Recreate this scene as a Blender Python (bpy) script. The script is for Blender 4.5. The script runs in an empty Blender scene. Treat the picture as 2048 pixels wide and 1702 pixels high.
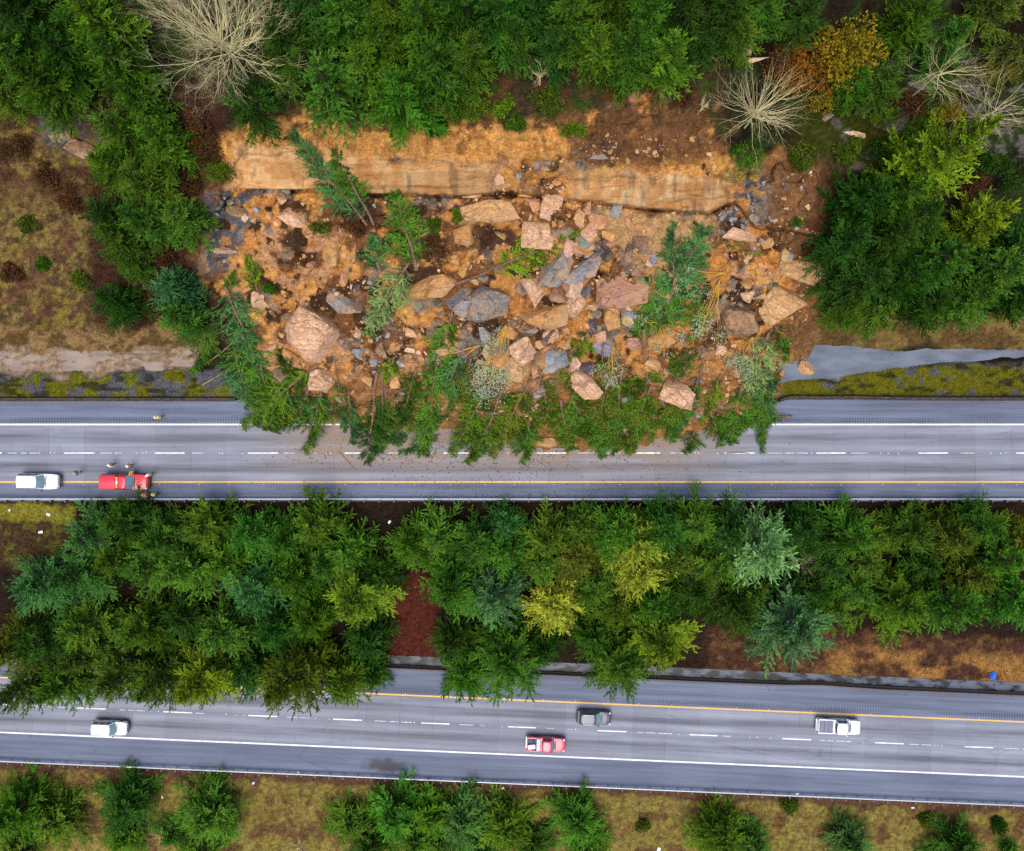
import bpy, bmesh, math, random
import numpy as np
from mathutils import Vector, Matrix, Quaternion

# ---------------------------------------------------------------- camera, sky, sun, exposure
SC = bpy.context.scene
CAM_H, FPX, CU, CV = 93.0, 1451.0, 1024.0, 851.0
cd = bpy.data.cameras.new('camera'); cam = bpy.data.objects.new('camera', cd)
SC.collection.objects.link(cam); SC.camera = cam
cam.location = (0, 0, CAM_H); cam.rotation_euler = (0, 0, 0)
cd.sensor_width = 36.0; cd.lens = 36.0 * FPX / 2048.0; cd.clip_start = 0.5; cd.clip_end = 600.0

SUN_EL, SUN_AZ = math.radians(70), math.radians(190)        # azimuth clockwise from +Y (north): sun a little west of south
wd = bpy.data.worlds.new('World'); SC.world = wd; wd.use_nodes = True
wn = wd.node_tree; bg = wn.nodes['Background']
sky = wn.nodes.new('ShaderNodeTexSky'); sky.sky_type = 'NISHITA'; sky.sun_disc = False
sky.sun_elevation = SUN_EL; sky.sun_rotation = SUN_AZ
sky.air_density = 1.0; sky.dust_density = 2.5; sky.ozone_density = 1.0
wn.links.new(sky.outputs['Color'], bg.inputs['Color']); bg.inputs['Strength'].default_value = 0.10
ld = bpy.data.lights.new('sun', 'SUN'); sun = bpy.data.objects.new('sun', ld); SC.collection.objects.link(sun)
ld.energy = 1.45; ld.angle = math.radians(48); ld.color = (1.0, 0.95, 0.87)
sdir = Vector((math.sin(SUN_AZ) * math.cos(SUN_EL), math.cos(SUN_AZ) * math.cos(SUN_EL), math.sin(SUN_EL)))
sun.rotation_euler = sdir.to_track_quat('Z', 'Y').to_euler()
sun.location = (0, -60, 140)
SC.view_settings.view_transform = 'Standard'; SC.view_settings.look = 'None'
SC.view_settings.gamma = 1.0; SC.view_settings.exposure = 1.06
SC.cycles.use_denoising = False; SC.cycles.max_bounces = 5; SC.cycles.diffuse_bounces = 2; SC.cycles.glossy_bounces = 2
SC.cycles.transmission_bounces = 3; SC.cycles.transparent_max_bounces = 4

rng = np.random.default_rng(7); random.seed(7)
COL = SC.collection
PI, TAU = math.pi, 2 * math.pi

# ---------------------------------------------------------------- object helpers
def tag(o, label=None, cat=None, group=None, kind=None):
    if label: o['label'] = label
    if cat: o['category'] = cat
    if group: o['group'] = group
    if kind: o['kind'] = kind
    return o

def empty(name, loc=(0, 0, 0), rot=(0, 0, 0), label=None, cat=None, group=None):
    o = bpy.data.objects.new(name, None); COL.objects.link(o)
    o.location = loc; o.rotation_euler = rot; o.empty_display_size = 0.2
    return tag(o, label, cat, group)

def link(name, me, parent=None, m=None):
    o = bpy.data.objects.new(name, me); COL.objects.link(o)
    if parent is not None: o.parent = parent
    if m is not None and not me.materials: me.materials.append(m)
    return o

def mesh_np(name, V, F, m=None, smooth=False, fcol=None, vcol=None, ftint=None):
    """V (n,3); F (m,k) all of one size"""
    V = np.asarray(V, dtype=np.float32); F = np.asarray(F, dtype=np.int32)
    me = bpy.data.meshes.new(name)
    me.vertices.add(len(V)); me.vertices.foreach_set('co', V.ravel())
    k = F.shape[1]
    me.loops.add(F.size); me.loops.foreach_set('vertex_index', F.ravel())
    me.polygons.add(len(F)); me.polygons.foreach_set('loop_start', np.arange(0, F.size, k, dtype=np.int32))
    me.polygons.foreach_set('use_smooth', np.full(len(F), bool(smooth)))
    if m: me.materials.append(m)
    if fcol is not None:
        a = me.attributes.new('Col', 'FLOAT_COLOR', 'FACE')
        a.data.foreach_set('color', np.c_[fcol, np.ones(len(fcol))].astype(np.float32).ravel())
    if vcol is not None:
        a = me.attributes.new('Col', 'FLOAT_COLOR', 'POINT')
        a.data.foreach_set('color', (vcol if vcol.shape[1] == 4 else np.c_[vcol, np.ones(len(vcol))]).astype(np.float32).ravel())
    if ftint is not None:
        a = me.attributes.new('tint', 'FLOAT', 'FACE'); a.data.foreach_set('value', np.asarray(ftint, dtype=np.float32))
    me.update(calc_edges=True)
    return me

class MB:
    """collects simple shapes into one mesh"""
    def __init__(s): s.v = []; s.f = []; s.mi = []
    def add(s, vs, fs, mi=0):
        b = len(s.v); s.v += [tuple(p) for p in vs]; s.f += [tuple(b + i for i in f) for f in fs]; s.mi += [mi] * len(fs)
        return s
    def box(s, c, d, rz=0, mi=0, taper=1.0):
        x, y, z = d[0] / 2, d[1] / 2, d[2] / 2; ca, sa = math.cos(rz), math.sin(rz); vs = []
        for k, t in ((-1, 1), (1, taper)):
            for a, b in ((-1, -1), (1, -1), (1, 1), (-1, 1)):
                px, py = a * x * t, b * y * t
                vs.append((c[0] + px * ca - py * sa, c[1] + px * sa + py * ca, c[2] + k * z))
        return s.add(vs, [(3, 2, 1, 0), (4, 5, 6, 7), (0, 1, 5, 4), (1, 2, 6, 5), (2, 3, 7, 6), (3, 0, 4, 7)], mi)
    def tube(s, pts, rad, n=6, mi=0, cap=True):
        pts = [Vector(p) for p in pts]; rs = rad if hasattr(rad, '__len__') else [rad] * len(pts); vs = []
        for i, p in enumerate(pts):
            d = (pts[min(i + 1, len(pts) - 1)] - pts[max(i - 1, 0)]).normalized()
            a = d.cross(Vector((0, 0, 1)));  a = a if a.length > .05 else d.cross(Vector((1, 0, 0))); a.normalize(); b = d.cross(a)
            vs += [p + (a * math.cos(TAU * k / n) + b * math.sin(TAU * k / n)) * rs[i] for k in range(n)]
        fs = [(i * n + k, i * n + (k + 1) % n, (i + 1) * n + (k + 1) % n, (i + 1) * n + k) for i in range(len(pts) - 1) for k in range(n)]
        if cap: fs += [tuple(range(n))[::-1], tuple((len(pts) - 1) * n + k for k in range(n))]
        return s.add(vs, fs, mi)
    def loft(s, rings, mi=0, cap=True, closed=True):
        n = len(rings[0]); vs = [p for r in rings for p in r]
        fs = [(i * n + k, i * n + (k + 1) % n, (i + 1) * n + (k + 1) % n, (i + 1) * n + k) for i in range(len(rings) - 1) for k in range(n if closed else n - 1)]
        if cap: fs += [tuple(range(n))[::-1], tuple((len(rings) - 1) * n + k for k in range(n))]
        return s.add(vs, fs, mi)
    def mesh(s, name, mats=None, smooth=False, bevel=0):
        me = bpy.data.meshes.new(name); me.from_pydata(s.v, [], s.f); me.update()
        for m in (mats if isinstance(mats, (list, tuple)) else [mats]): 
            if m: me.materials.append(m)
        me.polygons.foreach_set('material_index', s.mi)
        bm = bmesh.new(); bm.from_mesh(me)
        if bevel:
            es = [e for e in bm.edges if len(e.link_faces) == 2 and e.calc_face_angle(0) > 0.5]
            bmesh.ops.bevel(bm, geom=es, offset=bevel, segments=2, profile=.5, affect='EDGES', clamp_overlap=True)
        bmesh.ops.recalc_face_normals(bm, faces=bm.faces)
        bm.to_mesh(me); bm.free()
        me.polygons.foreach_set('use_smooth', [bool(smooth)] * len(me.polygons)); me.update()
        if smooth: me.set_sharp_from_angle(angle=math.radians(38))
        return me
    def obj(s, name, mats=None, parent=None, smooth=False, bevel=0): return link(name, s.mesh(name, mats, smooth, bevel), parent)

# ---------------------------------------------------------------- noise (numpy)
def _hash(ix, iy, seed):
    h = (ix.astype(np.int64) * 374761393 + iy.astype(np.int64) * 668265263 + seed * 1442695041) & 0xffffffff
    h = ((h ^ (h >> 13)) * 1274126177) & 0xffffffff
    h = ((h ^ (h >> 16)) * 2246822519) & 0xffffffff
    return ((h ^ (h >> 15)) & 0xffffff) / float(0xffffff)
def vnoise(x, y, seed=0):
    ix, iy = np.floor(x), np.floor(y); fx, fy = x - ix, y - iy
    fx = fx * fx * (3 - 2 * fx); fy = fy * fy * (3 - 2 * fy)
    a, b, c, d = _hash(ix, iy, seed), _hash(ix + 1, iy, seed), _hash(ix, iy + 1, seed), _hash(ix + 1, iy + 1, seed)
    return (a * (1 - fx) + b * fx) * (1 - fy) + (c * (1 - fx) + d * fx) * fy
def fbm(x, y, seed=0, oc=4):
    s, amp, tot = 0, 1.0, 0
    for o in range(oc):
        s = s + amp * vnoise(x * 2 ** o + 17.3 * o, y * 2 ** o - 9.1 * o, seed + o); tot += amp; amp *= .5
    return s / tot
def worley(x, y, seed=0):
    ix, iy = np.floor(x), np.floor(y); f1 = np.full(np.shape(x), 9.0); f2 = f1.copy(); idh = np.zeros(np.shape(x)); sl = np.zeros(np.shape(x))
    for dx in (-1, 0, 1):
        for dy in (-1, 0, 1):
            cx, cy = ix + dx, iy + dy
            px, py = cx + _hash(cx, cy, seed), cy + _hash(cx, cy, seed + 5)
            d = np.hypot(px - x, py - y); h = _hash(cx, cy, seed + 11)
            t = (x - px) * (_hash(cx, cy, seed + 21) - .5) + (y - py) * (_hash(cx, cy, seed + 31) - .5)
            m = d < f1
            f2 = np.where(m, f1, np.minimum(f2, d)); idh = np.where(m, h, idh); sl = np.where(m, t, sl); f1 = np.where(m, d, f1)
    return f1, f2, idh, sl
def sstep(x, a, b):
    t = np.clip((x - a) / (b - a), 0, 1); return t * t * (3 - 2 * t)
def poly_sd(u, v, P):
    """signed distance to polygon in its own units, negative inside"""
    u = np.asarray(u, float); v = np.asarray(v, float); d = np.full(u.shape, 1e9); ins = np.zeros(u.shape, bool)
    for (ax, ay), (bx, by) in zip(P, P[1:] + P[:1]):
        ex, ey = bx - ax, by - ay; t = np.clip(((u - ax) * ex + (v - ay) * ey) / (ex * ex + ey * ey + 1e-9), 0, 1)
        d = np.minimum(d, np.hypot(u - ax - t * ex, v - ay - t * ey))
        c = ((ay > v) != (by > v)) & (u < (bx - ax) * (v - ay) / (by - ay + 1e-12) + ax); ins ^= c
    return np.where(ins, -d, d)
def lerp(a, b, t): return a + (b - a) * t

# ---------------------------------------------------------------- shader helpers
class Sk:
    def __init__(s, nt, o): s.nt, s.o = nt, o
    def _m(s, op, b=None, c=None):
        n = s.nt.nodes.new('ShaderNodeMath'); n.operation = op; s.nt.links.new(s.o, n.inputs[0])
        for i, x in ((1, b), (2, c)):
            if x is None: continue
            if isinstance(x, Sk): s.nt.links.new(x.o, n.inputs[i])
            else: n.inputs[i].default_value = x
        return Sk(s.nt, n.outputs[0])
    def __add__(s, b): return s._m('ADD', b)
    def __sub__(s, b): return s._m('SUBTRACT', b)
    def __mul__(s, b): return s._m('MULTIPLY', b)
    def abs(s): return s._m('ABSOLUTE')
    def mod(s, b): return s._m('FLOORED_MODULO', b)
    def lt(s, b): return s._m('LESS_THAN', b)
    def gt(s, b): return s._m('GREATER_THAN', b)
    def max(s, b): return s._m('MAXIMUM', b)
    def ss(s, a, b, to=(0, 1)):
        n = s.nt.nodes.new('ShaderNodeMapRange'); n.interpolation_type = 'SMOOTHSTEP'; s.nt.links.new(s.o, n.inputs[0])
        n.inputs[1].default_value, n.inputs[2].default_value = a, b; n.inputs[3].default_value, n.inputs[4].default_value = to
        return Sk(s.nt, n.outputs[0])
class Mat:
    def __init__(s, name, rough=.8, spec=.3, metal=0.0, coat=0.0):
        s.m = bpy.data.materials.new(name); s.m.use_nodes = True; s.nt = s.m.node_tree
        s.b = s.nt.nodes['Principled BSDF']; s.b.inputs['Roughness'].default_value = rough
        s.b.inputs['Specular IOR Level'].default_value = spec; s.b.inputs['Metallic'].default_value = metal; s.b.inputs['Coat Weight'].default_value = coat
    def n(s, t, **kw):
        n = s.nt.nodes.new(t)
        for k, v in kw.items(): setattr(n, k, v)
        return n
    def coord(s, rotz=0.0, scale=(1, 1, 1)):
        t = s.n('ShaderNodeTexCoord'); mp = s.n('ShaderNodeMapping'); s.nt.links.new(t.outputs['Object'], mp.inputs[0])
        mp.inputs['Rotation'].default_value = (0, 0, rotz); mp.inputs['Scale'].default_value = scale
        return mp.outputs[0]
    def xyz(s, vec):
        n = s.n('ShaderNodeSeparateXYZ'); s.nt.links.new(vec, n.inputs[0]); return [Sk(s.nt, n.outputs[i]) for i in range(3)]
    def noise(s, vec, scale=5, detail=4, rough=.55, dist=0):
        n = s.n('ShaderNodeTexNoise'); s.nt.links.new(vec, n.inputs['Vector']); n.inputs['Scale'].default_value = scale
        n.inputs['Detail'].default_value = detail; n.inputs['Roughness'].default_value = rough; n.inputs['Distortion'].default_value = dist
        return Sk(s.nt, n.outputs['Fac'])
    def vor(s, vec, scale=5, feat='F1', out='Distance'):
        n = s.n('ShaderNodeTexVoronoi', feature=feat); s.nt.links.new(vec, n.inputs['Vector']); n.inputs['Scale'].default_value = scale
        return Sk(s.nt, n.outputs[out])
    def col(s, c):
        n = s.n('ShaderNodeRGB'); n.outputs[0].default_value = (*c, 1); return n.outputs[0]
    def mix(s, f, a, b, mode='MIX'):
        n = s.n('ShaderNodeMix', data_type='RGBA', blend_type=mode)
        if isinstance(f, Sk): s.nt.links.new(f.o, n.inputs[0])
        else: n.inputs[0].default_value = f
        for i, x in ((6, a), (7, b)):
            if isinstance(x, tuple): n.inputs[i].default_value = (*x, 1)
            else: s.nt.links.new(x.o if isinstance(x, Sk) else x, n.inputs[i])
        return n.outputs[2]
    def gain(s, c, f):
        """colour c multiplied by the value f"""
        n = s.n('ShaderNodeVectorMath', operation='SCALE'); s.nt.links.new(c, n.inputs[0]); s.nt.links.new(f.o, n.inputs['Scale']); return n.outputs[0]
    def attr(s, name, out='Color'):
        n = s.n('ShaderNodeAttribute', attribute_name=name); return n.outputs[out] if out == 'Color' else Sk(s.nt, n.outputs[out])
    def objcol(s):
        n = s.n('ShaderNodeObjectInfo'); return n.outputs['Color'], Sk(s.nt, n.outputs['Random'])
    def base(s, c):
        if isinstance(c, tuple): s.b.inputs['Base Color'].default_value = (*c, 1)
        else: s.nt.links.new(c, s.b.inputs['Base Color'])
        return s
    def bump(s, h, strength=.5, dist=.05):
        n = s.n('ShaderNodeBump'); n.inputs['Strength'].default_value = strength; n.inputs['Distance'].default_value = dist
        s.nt.links.new(h.o, n.inputs['Height']); s.nt.links.new(n.outputs[0], s.b.inputs['Normal']); return s
    def rough(s, f): s.nt.links.new(f.o, s.b.inputs['Roughness']); return s

def plain(name, c, rough=.6, spec=.4, metal=0.0, coat=0.0, var=.12, scale=3.0):
    M = Mat(name, rough, spec, metal, coat); nz = M.noise(M.coord(), scale, 5)
    M.base(M.gain(M.col(c), nz.ss(.25, .75, (1 - var, 1 + var)))); return M.m
# ---------------------------------------------------------------- the lie of the land
# u, v: image pixel coordinates, cast back through the camera; P() turns them and an elevation into metres
def P(u, v, z):
    d = CAM_H - z
    return Vector(((u - CU) / FPX * d, (CV - v) / FPX * d, z))
SL = 0.0435                                   # the lower carriageway runs a little askew
ZL = -6.5
SLIDE = [(468, 300), (500, 262), (600, 246), (760, 250), (900, 258), (1050, 268), (1130, 262), (1210, 235), (1290, 214), (1400, 228), (1440, 330), (1500, 338),
         (1560, 330), (1650, 352), (1655, 480), (1640, 600), (1600, 690), (1548, 728), (1525, 790), (1500, 845), (1430, 862), (1330, 868), (1240, 900), (1150, 912),
         (1060, 906), (1010, 870), (930, 862), (860, 848), (740, 846), (640, 836), (556, 822), (535, 720), (520, 650), (440, 590), (412, 520), (410, 420), (425, 378), (468, 372)]
VB_U = [300, 440, 470, 620, 740, 930, 1000, 1170, 1290, 1420, 1470, 1510, 1700]; VB_V = [430, 420, 376, 377, 385, 389, 384, 400, 415, 424, 400, 450, 480]
VT_U = [300, 440, 470, 600, 760, 930, 1050, 1170, 1290, 1420, 1470, 1510, 1700]; VT_V = [260, 265, 294, 300, 316, 328, 318, 326, 343, 352, 340, 300, 290]
def ksum(v, ks, hs):
    """piecewise linear through knots that fall in v, knots may be arrays"""
    out = np.full(np.shape(v), float(hs[0]))
    for (k0, k1, h0, h1) in zip(ks, ks[1:], hs, hs[1:]):
        t = np.clip((k0 - v) / (k0 - k1), 0, 1); out = out + t * (h1 - h0)
    return out
def slide_h(u, v):
    w = 10 * (fbm(u / 60., v * 0 + 3.3, 41, 4) - .5)
    vb = np.interp(u, VB_U, VB_V) + w; vt = np.interp(u, VT_U, VT_V) + 2.5 * w
    return ksum(v, [930, 895, 850, 800, 700, 600, 500, vb + 9, vb + 4, vb, vt, vt - 12, vt - 55, vt - 110, 0 * u],
                [-.7, .35, 1.3, 2.2, 4.0, 5.6, 7.3, 8.9, 7.9, 9.7, 14.4, 15.0, 16.8, 18.4, 24])
LV = [-500, 0, 200, 238, 262, 330, 345, 640, 664, 690, 702, 740, 752, 792, 800][::-1]; LH = [31, 21, 15.5, 14.0, 12.6, 11.6, 10.9, 3.0, 2.3, .55, .0, -.05, .22, .25, -.3][::-1]
MV = [-500, 0, 200, 260, 320, 390, 500, 600, 700, 792, 800][::-1]; MH = [33, 24, 18.8, 16.6, 14.2, 9.4, 7.3, 5.6, 4.0, .3, -.3][::-1]
RV = [-500, 0, 200, 330, 640, 668, 692][::-1]; RH = [31, 21, 15.5, 11.5, 3.3, 2.0, .25][::-1]
def base_h(u, v, noise=True):
    u = np.asarray(u, float); v = np.asarray(v, float)
    hl, hm = ksum(v, LV, LH), ksum(v, MV, MH)
    vb_, vt_ = np.interp(u, [1500, 1560, 1640, 1800, 2048, 2800], [760, 758, 756, 730, 712, 700]), np.interp(u, [1500, 1560, 1640, 1800, 2048, 2800], [700, 694, 690, 702, 699, 690])
    hr = ksum(v, RV, RH)
    ridge = sstep(v, vb_ - 4, vb_ + 10) * (1 - sstep(v, 792, 800)) * .42
    hr = np.where(v > vt_ - 14, np.minimum(hr, lerp(.35, -.5, sstep(v, vt_ - 14, vt_ + 6)) + ridge), hr)
    hr = hr + .75 * (fbm(u / 60., v / 22., 43, 4) - .5) * sstep(v, vt_ - 22, vt_) * (1 - sstep(v, 770, 785))
    hr = np.where(v > 792, lerp(.0, -.3, sstep(v, 792, 800)), hr)
    hl = hl + .62 * (fbm(u / 34., v / 13., 45, 5) - .46) * sstep(v, 688, 702) * (1 - sstep(v, 742, 756))
    h = lerp(lerp(hl, hm, sstep(u, 380, 520)), hr, sstep(u, 1450, 1570))
    dv = SL * (u - CU); vk = 1316 + dv
    t = np.clip((v - 1004) / (vk - 1004), 0, 1)
    hs = lerp(-.14, -6.45, lerp(t, sstep(t, 0, 1), .5)) + 1.0 * np.sin(t * PI) * (fbm(u / 150, v / 150, 77, 3) - .35)
    vv = v - dv
    hs = np.where(vv > 1316, lerp(-6.45, -6.95, sstep(vv, 1316, 1324)), hs)
    hs = np.where(vv > 1344, -6.8, hs)
    hs = np.where(vv > 1556, lerp(-6.8, -6.58, sstep(vv, 1556, 1563)), hs)
    hs = np.where(vv > 1566, -6.58 - (vv - 1566) * .012 - np.clip(vv - 1680, 0, 400) * .018, hs)
    h = np.where(v > 1000, hs, np.where(v > 797, -.3, h))
    if noise:
        road = sstep(v, 785, 800) * (1 - sstep(v, 1000, 1012)); low = sstep(vv, 1316, 1326) * (1 - sstep(vv, 1560, 1572))
        calm = np.clip(road + low + sstep(v, 680, 700) * (1 - sstep(v, 760, 800)) * .85, 0, 1)
        x, y = u / 15.6, v / 15.6
        rough = sstep(-v, -640, -560)
        n = .5 * (fbm(x / 5, y / 5, 3, 4) - .5) + rough * 1.3 * (fbm(x / 9, y / 9, 9, 3) - .5) + .16 * (vnoise(x / .6, y / .6, 13) - .5)
        h = h + n * (1 - calm)
        rk = sstep(-poly_sd(u, v, [(70, 212), (225, 222), (232, 318), (150, 322), (95, 290)]), 0, 15)
        rk = np.maximum(rk, sstep(-poly_sd(u, v, [(1650, 205), (1860, 170), (2050, 190), (2050, 330), (1700, 330)]), 0, 40) * .6)
        f1, f2, idh, sl = worley(x / 2.2, y / 1.4, 19)
        h = h + rk * (.9 * (idh - .5) + .5 * sl)
    return h
def slide_mask(u, v): return poly_sd(u, v, SLIDE) + 30 * (fbm(u / 30., v / 30., 33, 5) - .5) * 2
def ground_h(u, v):
    u = np.asarray(u, float); v = np.asarray(v, float)
    sd = slide_mask(u, v); M = sstep(-sd, -30, 40)
    return lerp(base_h(u, v), slide_h(u, v), M) - .9 * sstep(-sd, 4, 40)
def cliff_w(u, v):
    vb = np.interp(u, VB_U, VB_V); vt = np.interp(u, VT_U, VT_V)
    wob = 34 * (fbm(u / 34., v / 60., 53, 4) - .5); m = sstep(v + wob, vt - 10, vt + 12) * (1 - sstep(v, vb - 1, vb + 3))
    gap = 1 - .95 * sstep(u, 960, 1010) * (1 - sstep(u, 1120, 1165)) - .5 * sstep(u, 1165, 1180) * (1 - sstep(u, 1230, 1300)) * (1 - sstep(v, 350, 385))
    return m * gap * sstep(u + 14 * fbm(v / 12., u / 30., 47, 3), 468, 484) * (1 - sstep(u + .55 * (v - 390) + 50 * (fbm(u / 25., v / 25., 49, 3) - .5), 1440, 1475))
def slide_surf(u, v):
    u = np.asarray(u, float); v = np.asarray(v, float)
    sd = slide_mask(u, v); M = sstep(-sd, -30, 40); ins = sstep(-sd, -4, 26)
    x, y = u / 15.6, v / 15.6; cw = cliff_w(u, v)
    sand = sstep(-poly_sd(u, v, [(1190, 425), (1440, 430), (1420, 470), (1350, 560), (1260, 520), (1180, 455)]), -10, 20)
    f1, f2, idh, sl = worley(x / 2.6 + .5 * vnoise(x, y, 3), y / 1.9, 51); g1, g2, ig, sg = worley(x / .85, y / .75, 61)
    blk = sstep(fbm(x / 6, y / 6, 73, 3), .42, .58); d = (.25 + .75 * blk) * (.8 * (idh - .5) * sstep(f2 - f1, 0, .10) + .8 * sl) + (.1 + .25 * blk) * (ig - .5) * sstep(g2 - g1, 0, .15) + .2 * blk * sg + 2.2 * (fbm(x / 6, y / 6, 71, 4) - .5) + .10 * (vnoise(x / .35, y / .35, 81) - .5)
    up = 1 - sstep(v, 300, 345)                                        # the upper scarp: ribbed, cracked soil
    d = lerp(d, .5 * d + .5 * (np.abs(fbm(x / 1.2, y / 2.5, 91, 3) - .5) * 2 - .3), up)
    toe = 1 - .65 * sstep(v, 800, 880)
    lg = fbm(x / 9, y / 1.3, 96, 4); smooth = .9 * (fbm(x / 5, y / 6, 95, 4) - .5) + .5 * sstep(lg, .43, .48) + .25 * sstep(lg, .56, .59)
    d = lerp(d, smooth, np.clip(cw, 0, 1)); d = lerp(d, .25 * (fbm(x / 2, y / 2, 99, 3) - .5), sand * .8)
    return lerp(base_h(u, v), slide_h(u, v), M) + d * ins * toe - .45 * (1 - ins) + .12 * ins
def lut(f, u0, u1, v0, v1, s):
    """the surface f sampled once, looked up with linear interpolation"""
    us, vs = np.arange(u0, u1 + s, s), np.arange(v0, v1 + s, s); U, V = np.meshgrid(us, vs); T = f(U.ravel(), V.ravel()).reshape(U.shape)
    def g(u, v):
        a = np.clip((np.asarray(u, float) - u0) / s, 0, len(us) - 1.001); b = np.clip((np.asarray(v, float) - v0) / s, 0, len(vs) - 1.001)
        i, j = a.astype(int), b.astype(int); fa, fb = a - i, b - j
        return (T[j, i] * (1 - fa) + T[j, i + 1] * fa) * (1 - fb) + (T[j + 1, i] * (1 - fa) + T[j + 1, i + 1] * fa) * fb
    return g
def solve(x, y, f):
    """elevation of surface f (given in image pixel coordinates) under world x, y"""
    z = 0.0
    for _ in range(14): d = CAM_H - z; z = .5 * z + .5 * float(f(x * FPX / d + CU, CV - y * FPX / d))
    return z
ground_l, slide_l, mask_l = lut(ground_h, -760, 2810, -520, 2260, 4), lut(slide_surf, 380, 1700, 180, 950, 2), lut(slide_mask, -760, 2810, -520, 2260, 5)
def surf_at(u, v):
    g = float(ground_l(u, v)); s = float(slide_l(u, v))
    z = max(g, s) if float(mask_l(u, v)) < 30 else g
    if 799 < v < 997: z = max(z, 0)
    vv = v - SL * (u - CU)
    if 1344 < vv < 1560: z = ZL
    return z
def G(u, v, dz=0.0): return P(u, v, surf_at(u, v) + dz)

# ---------------------------------------------------------------- ground colours (what grows or lies there, plus shade painted on the scarp)
DARKF, MAROON, TAN, YEL = np.array([.014, .010, .006]), np.array([.054, .024, .015]), np.array([.15, .10, .036]), np.array([.175, .125, .024])
MOSS, RUST, RED = np.array([.115, .11, .008]), np.array([.20, .085, .022]), np.array([.085, .022, .014])
ROCKG, SANDP, BANK = np.array([.085, .075, .06]), np.array([.25, .175, .12]), np.array([.095, .055, .02])
def zones(u, v):
    """list of (name, weight) resolved front to back"""
    wu, wv = u + 46 * (fbm(u / 40, v / 40, 101, 4) - .5), v + 46 * (fbm(u / 40, v / 40, 111, 4) - .5)
    bx = lambda a, b, c, d, s=16: sstep(wu, a - s, a + s) * (1 - sstep(wu, b - s, b + s)) * sstep(wv, c - s, c + s) * (1 - sstep(wv, d - s, d + s))
    vv = v - SL * (u - CU); wvv = vv + 24 * (fbm(u / 30, v / 30, 121, 4) - .5)
    sx = lambda c, d, s=8: sstep(wvv, c - s, c + s) * (1 - sstep(wvv, d - s, d + s))
    Z = dict(
        grassL=bx(-900, 200, 235, 668, 14), maroonL=bx(-900, 215, 225, 400, 30) * sstep(fbm(u / 45, v / 45, 131, 4), .42, .56),
        maroonL2=bx(185, 470, 150, 690, 14), mossL=bx(395, 470, 285, 372, 10),
        rockL=sstep(-poly_sd(wu, wv, [(70, 212), (225, 222), (232, 318), (150, 322), (95, 290)]), -4, 10),
        above=bx(850, 1460, 120, 275), mossR=bx(1590, 1880, 195, 330, 30) * .8, rockR=bx(1640, 2300, 120, 340, 30) * sstep(fbm(u / 22, v / 12, 141, 3), .56, .66),
        bankR=bx(1600, 2900, 625, 700, 8), bankL=bx(-900, 440, 655, 705, 8),
        sandL=bx(-900, 395, 701, 745, 5), mossS=(1 - sstep(wv, 795, 805)) * sstep(wv, 744, 752) * (1 - sstep(u, 480, 500)), mossSR=(1 - sstep(v, 798, 803)) * sstep(wv, 715, 730) * sstep(u, 1540, 1570),
        median=sstep(v, 996, 1002) * (1 - sstep(vv, 1330, 1336)), medG=bx(-900, 150, 1003, 1040, 5), medM=bx(-900, 150, 1040, 1135, 8),
        medRed=bx(770, 880, 1150, 1330, 10), rustR=sstep(wu, 1390, 1440) * sx(1235, 1330, 10), tanR=sstep(wu, 1600, 1700) * sx(1268, 1330, 12) * sstep(fbm(u / 60, v / 30, 151, 3), .38, .55),
        southM=sx(1560, 1582, 5), south=sstep(wvv, 1574, 1586))
    return Z
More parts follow.
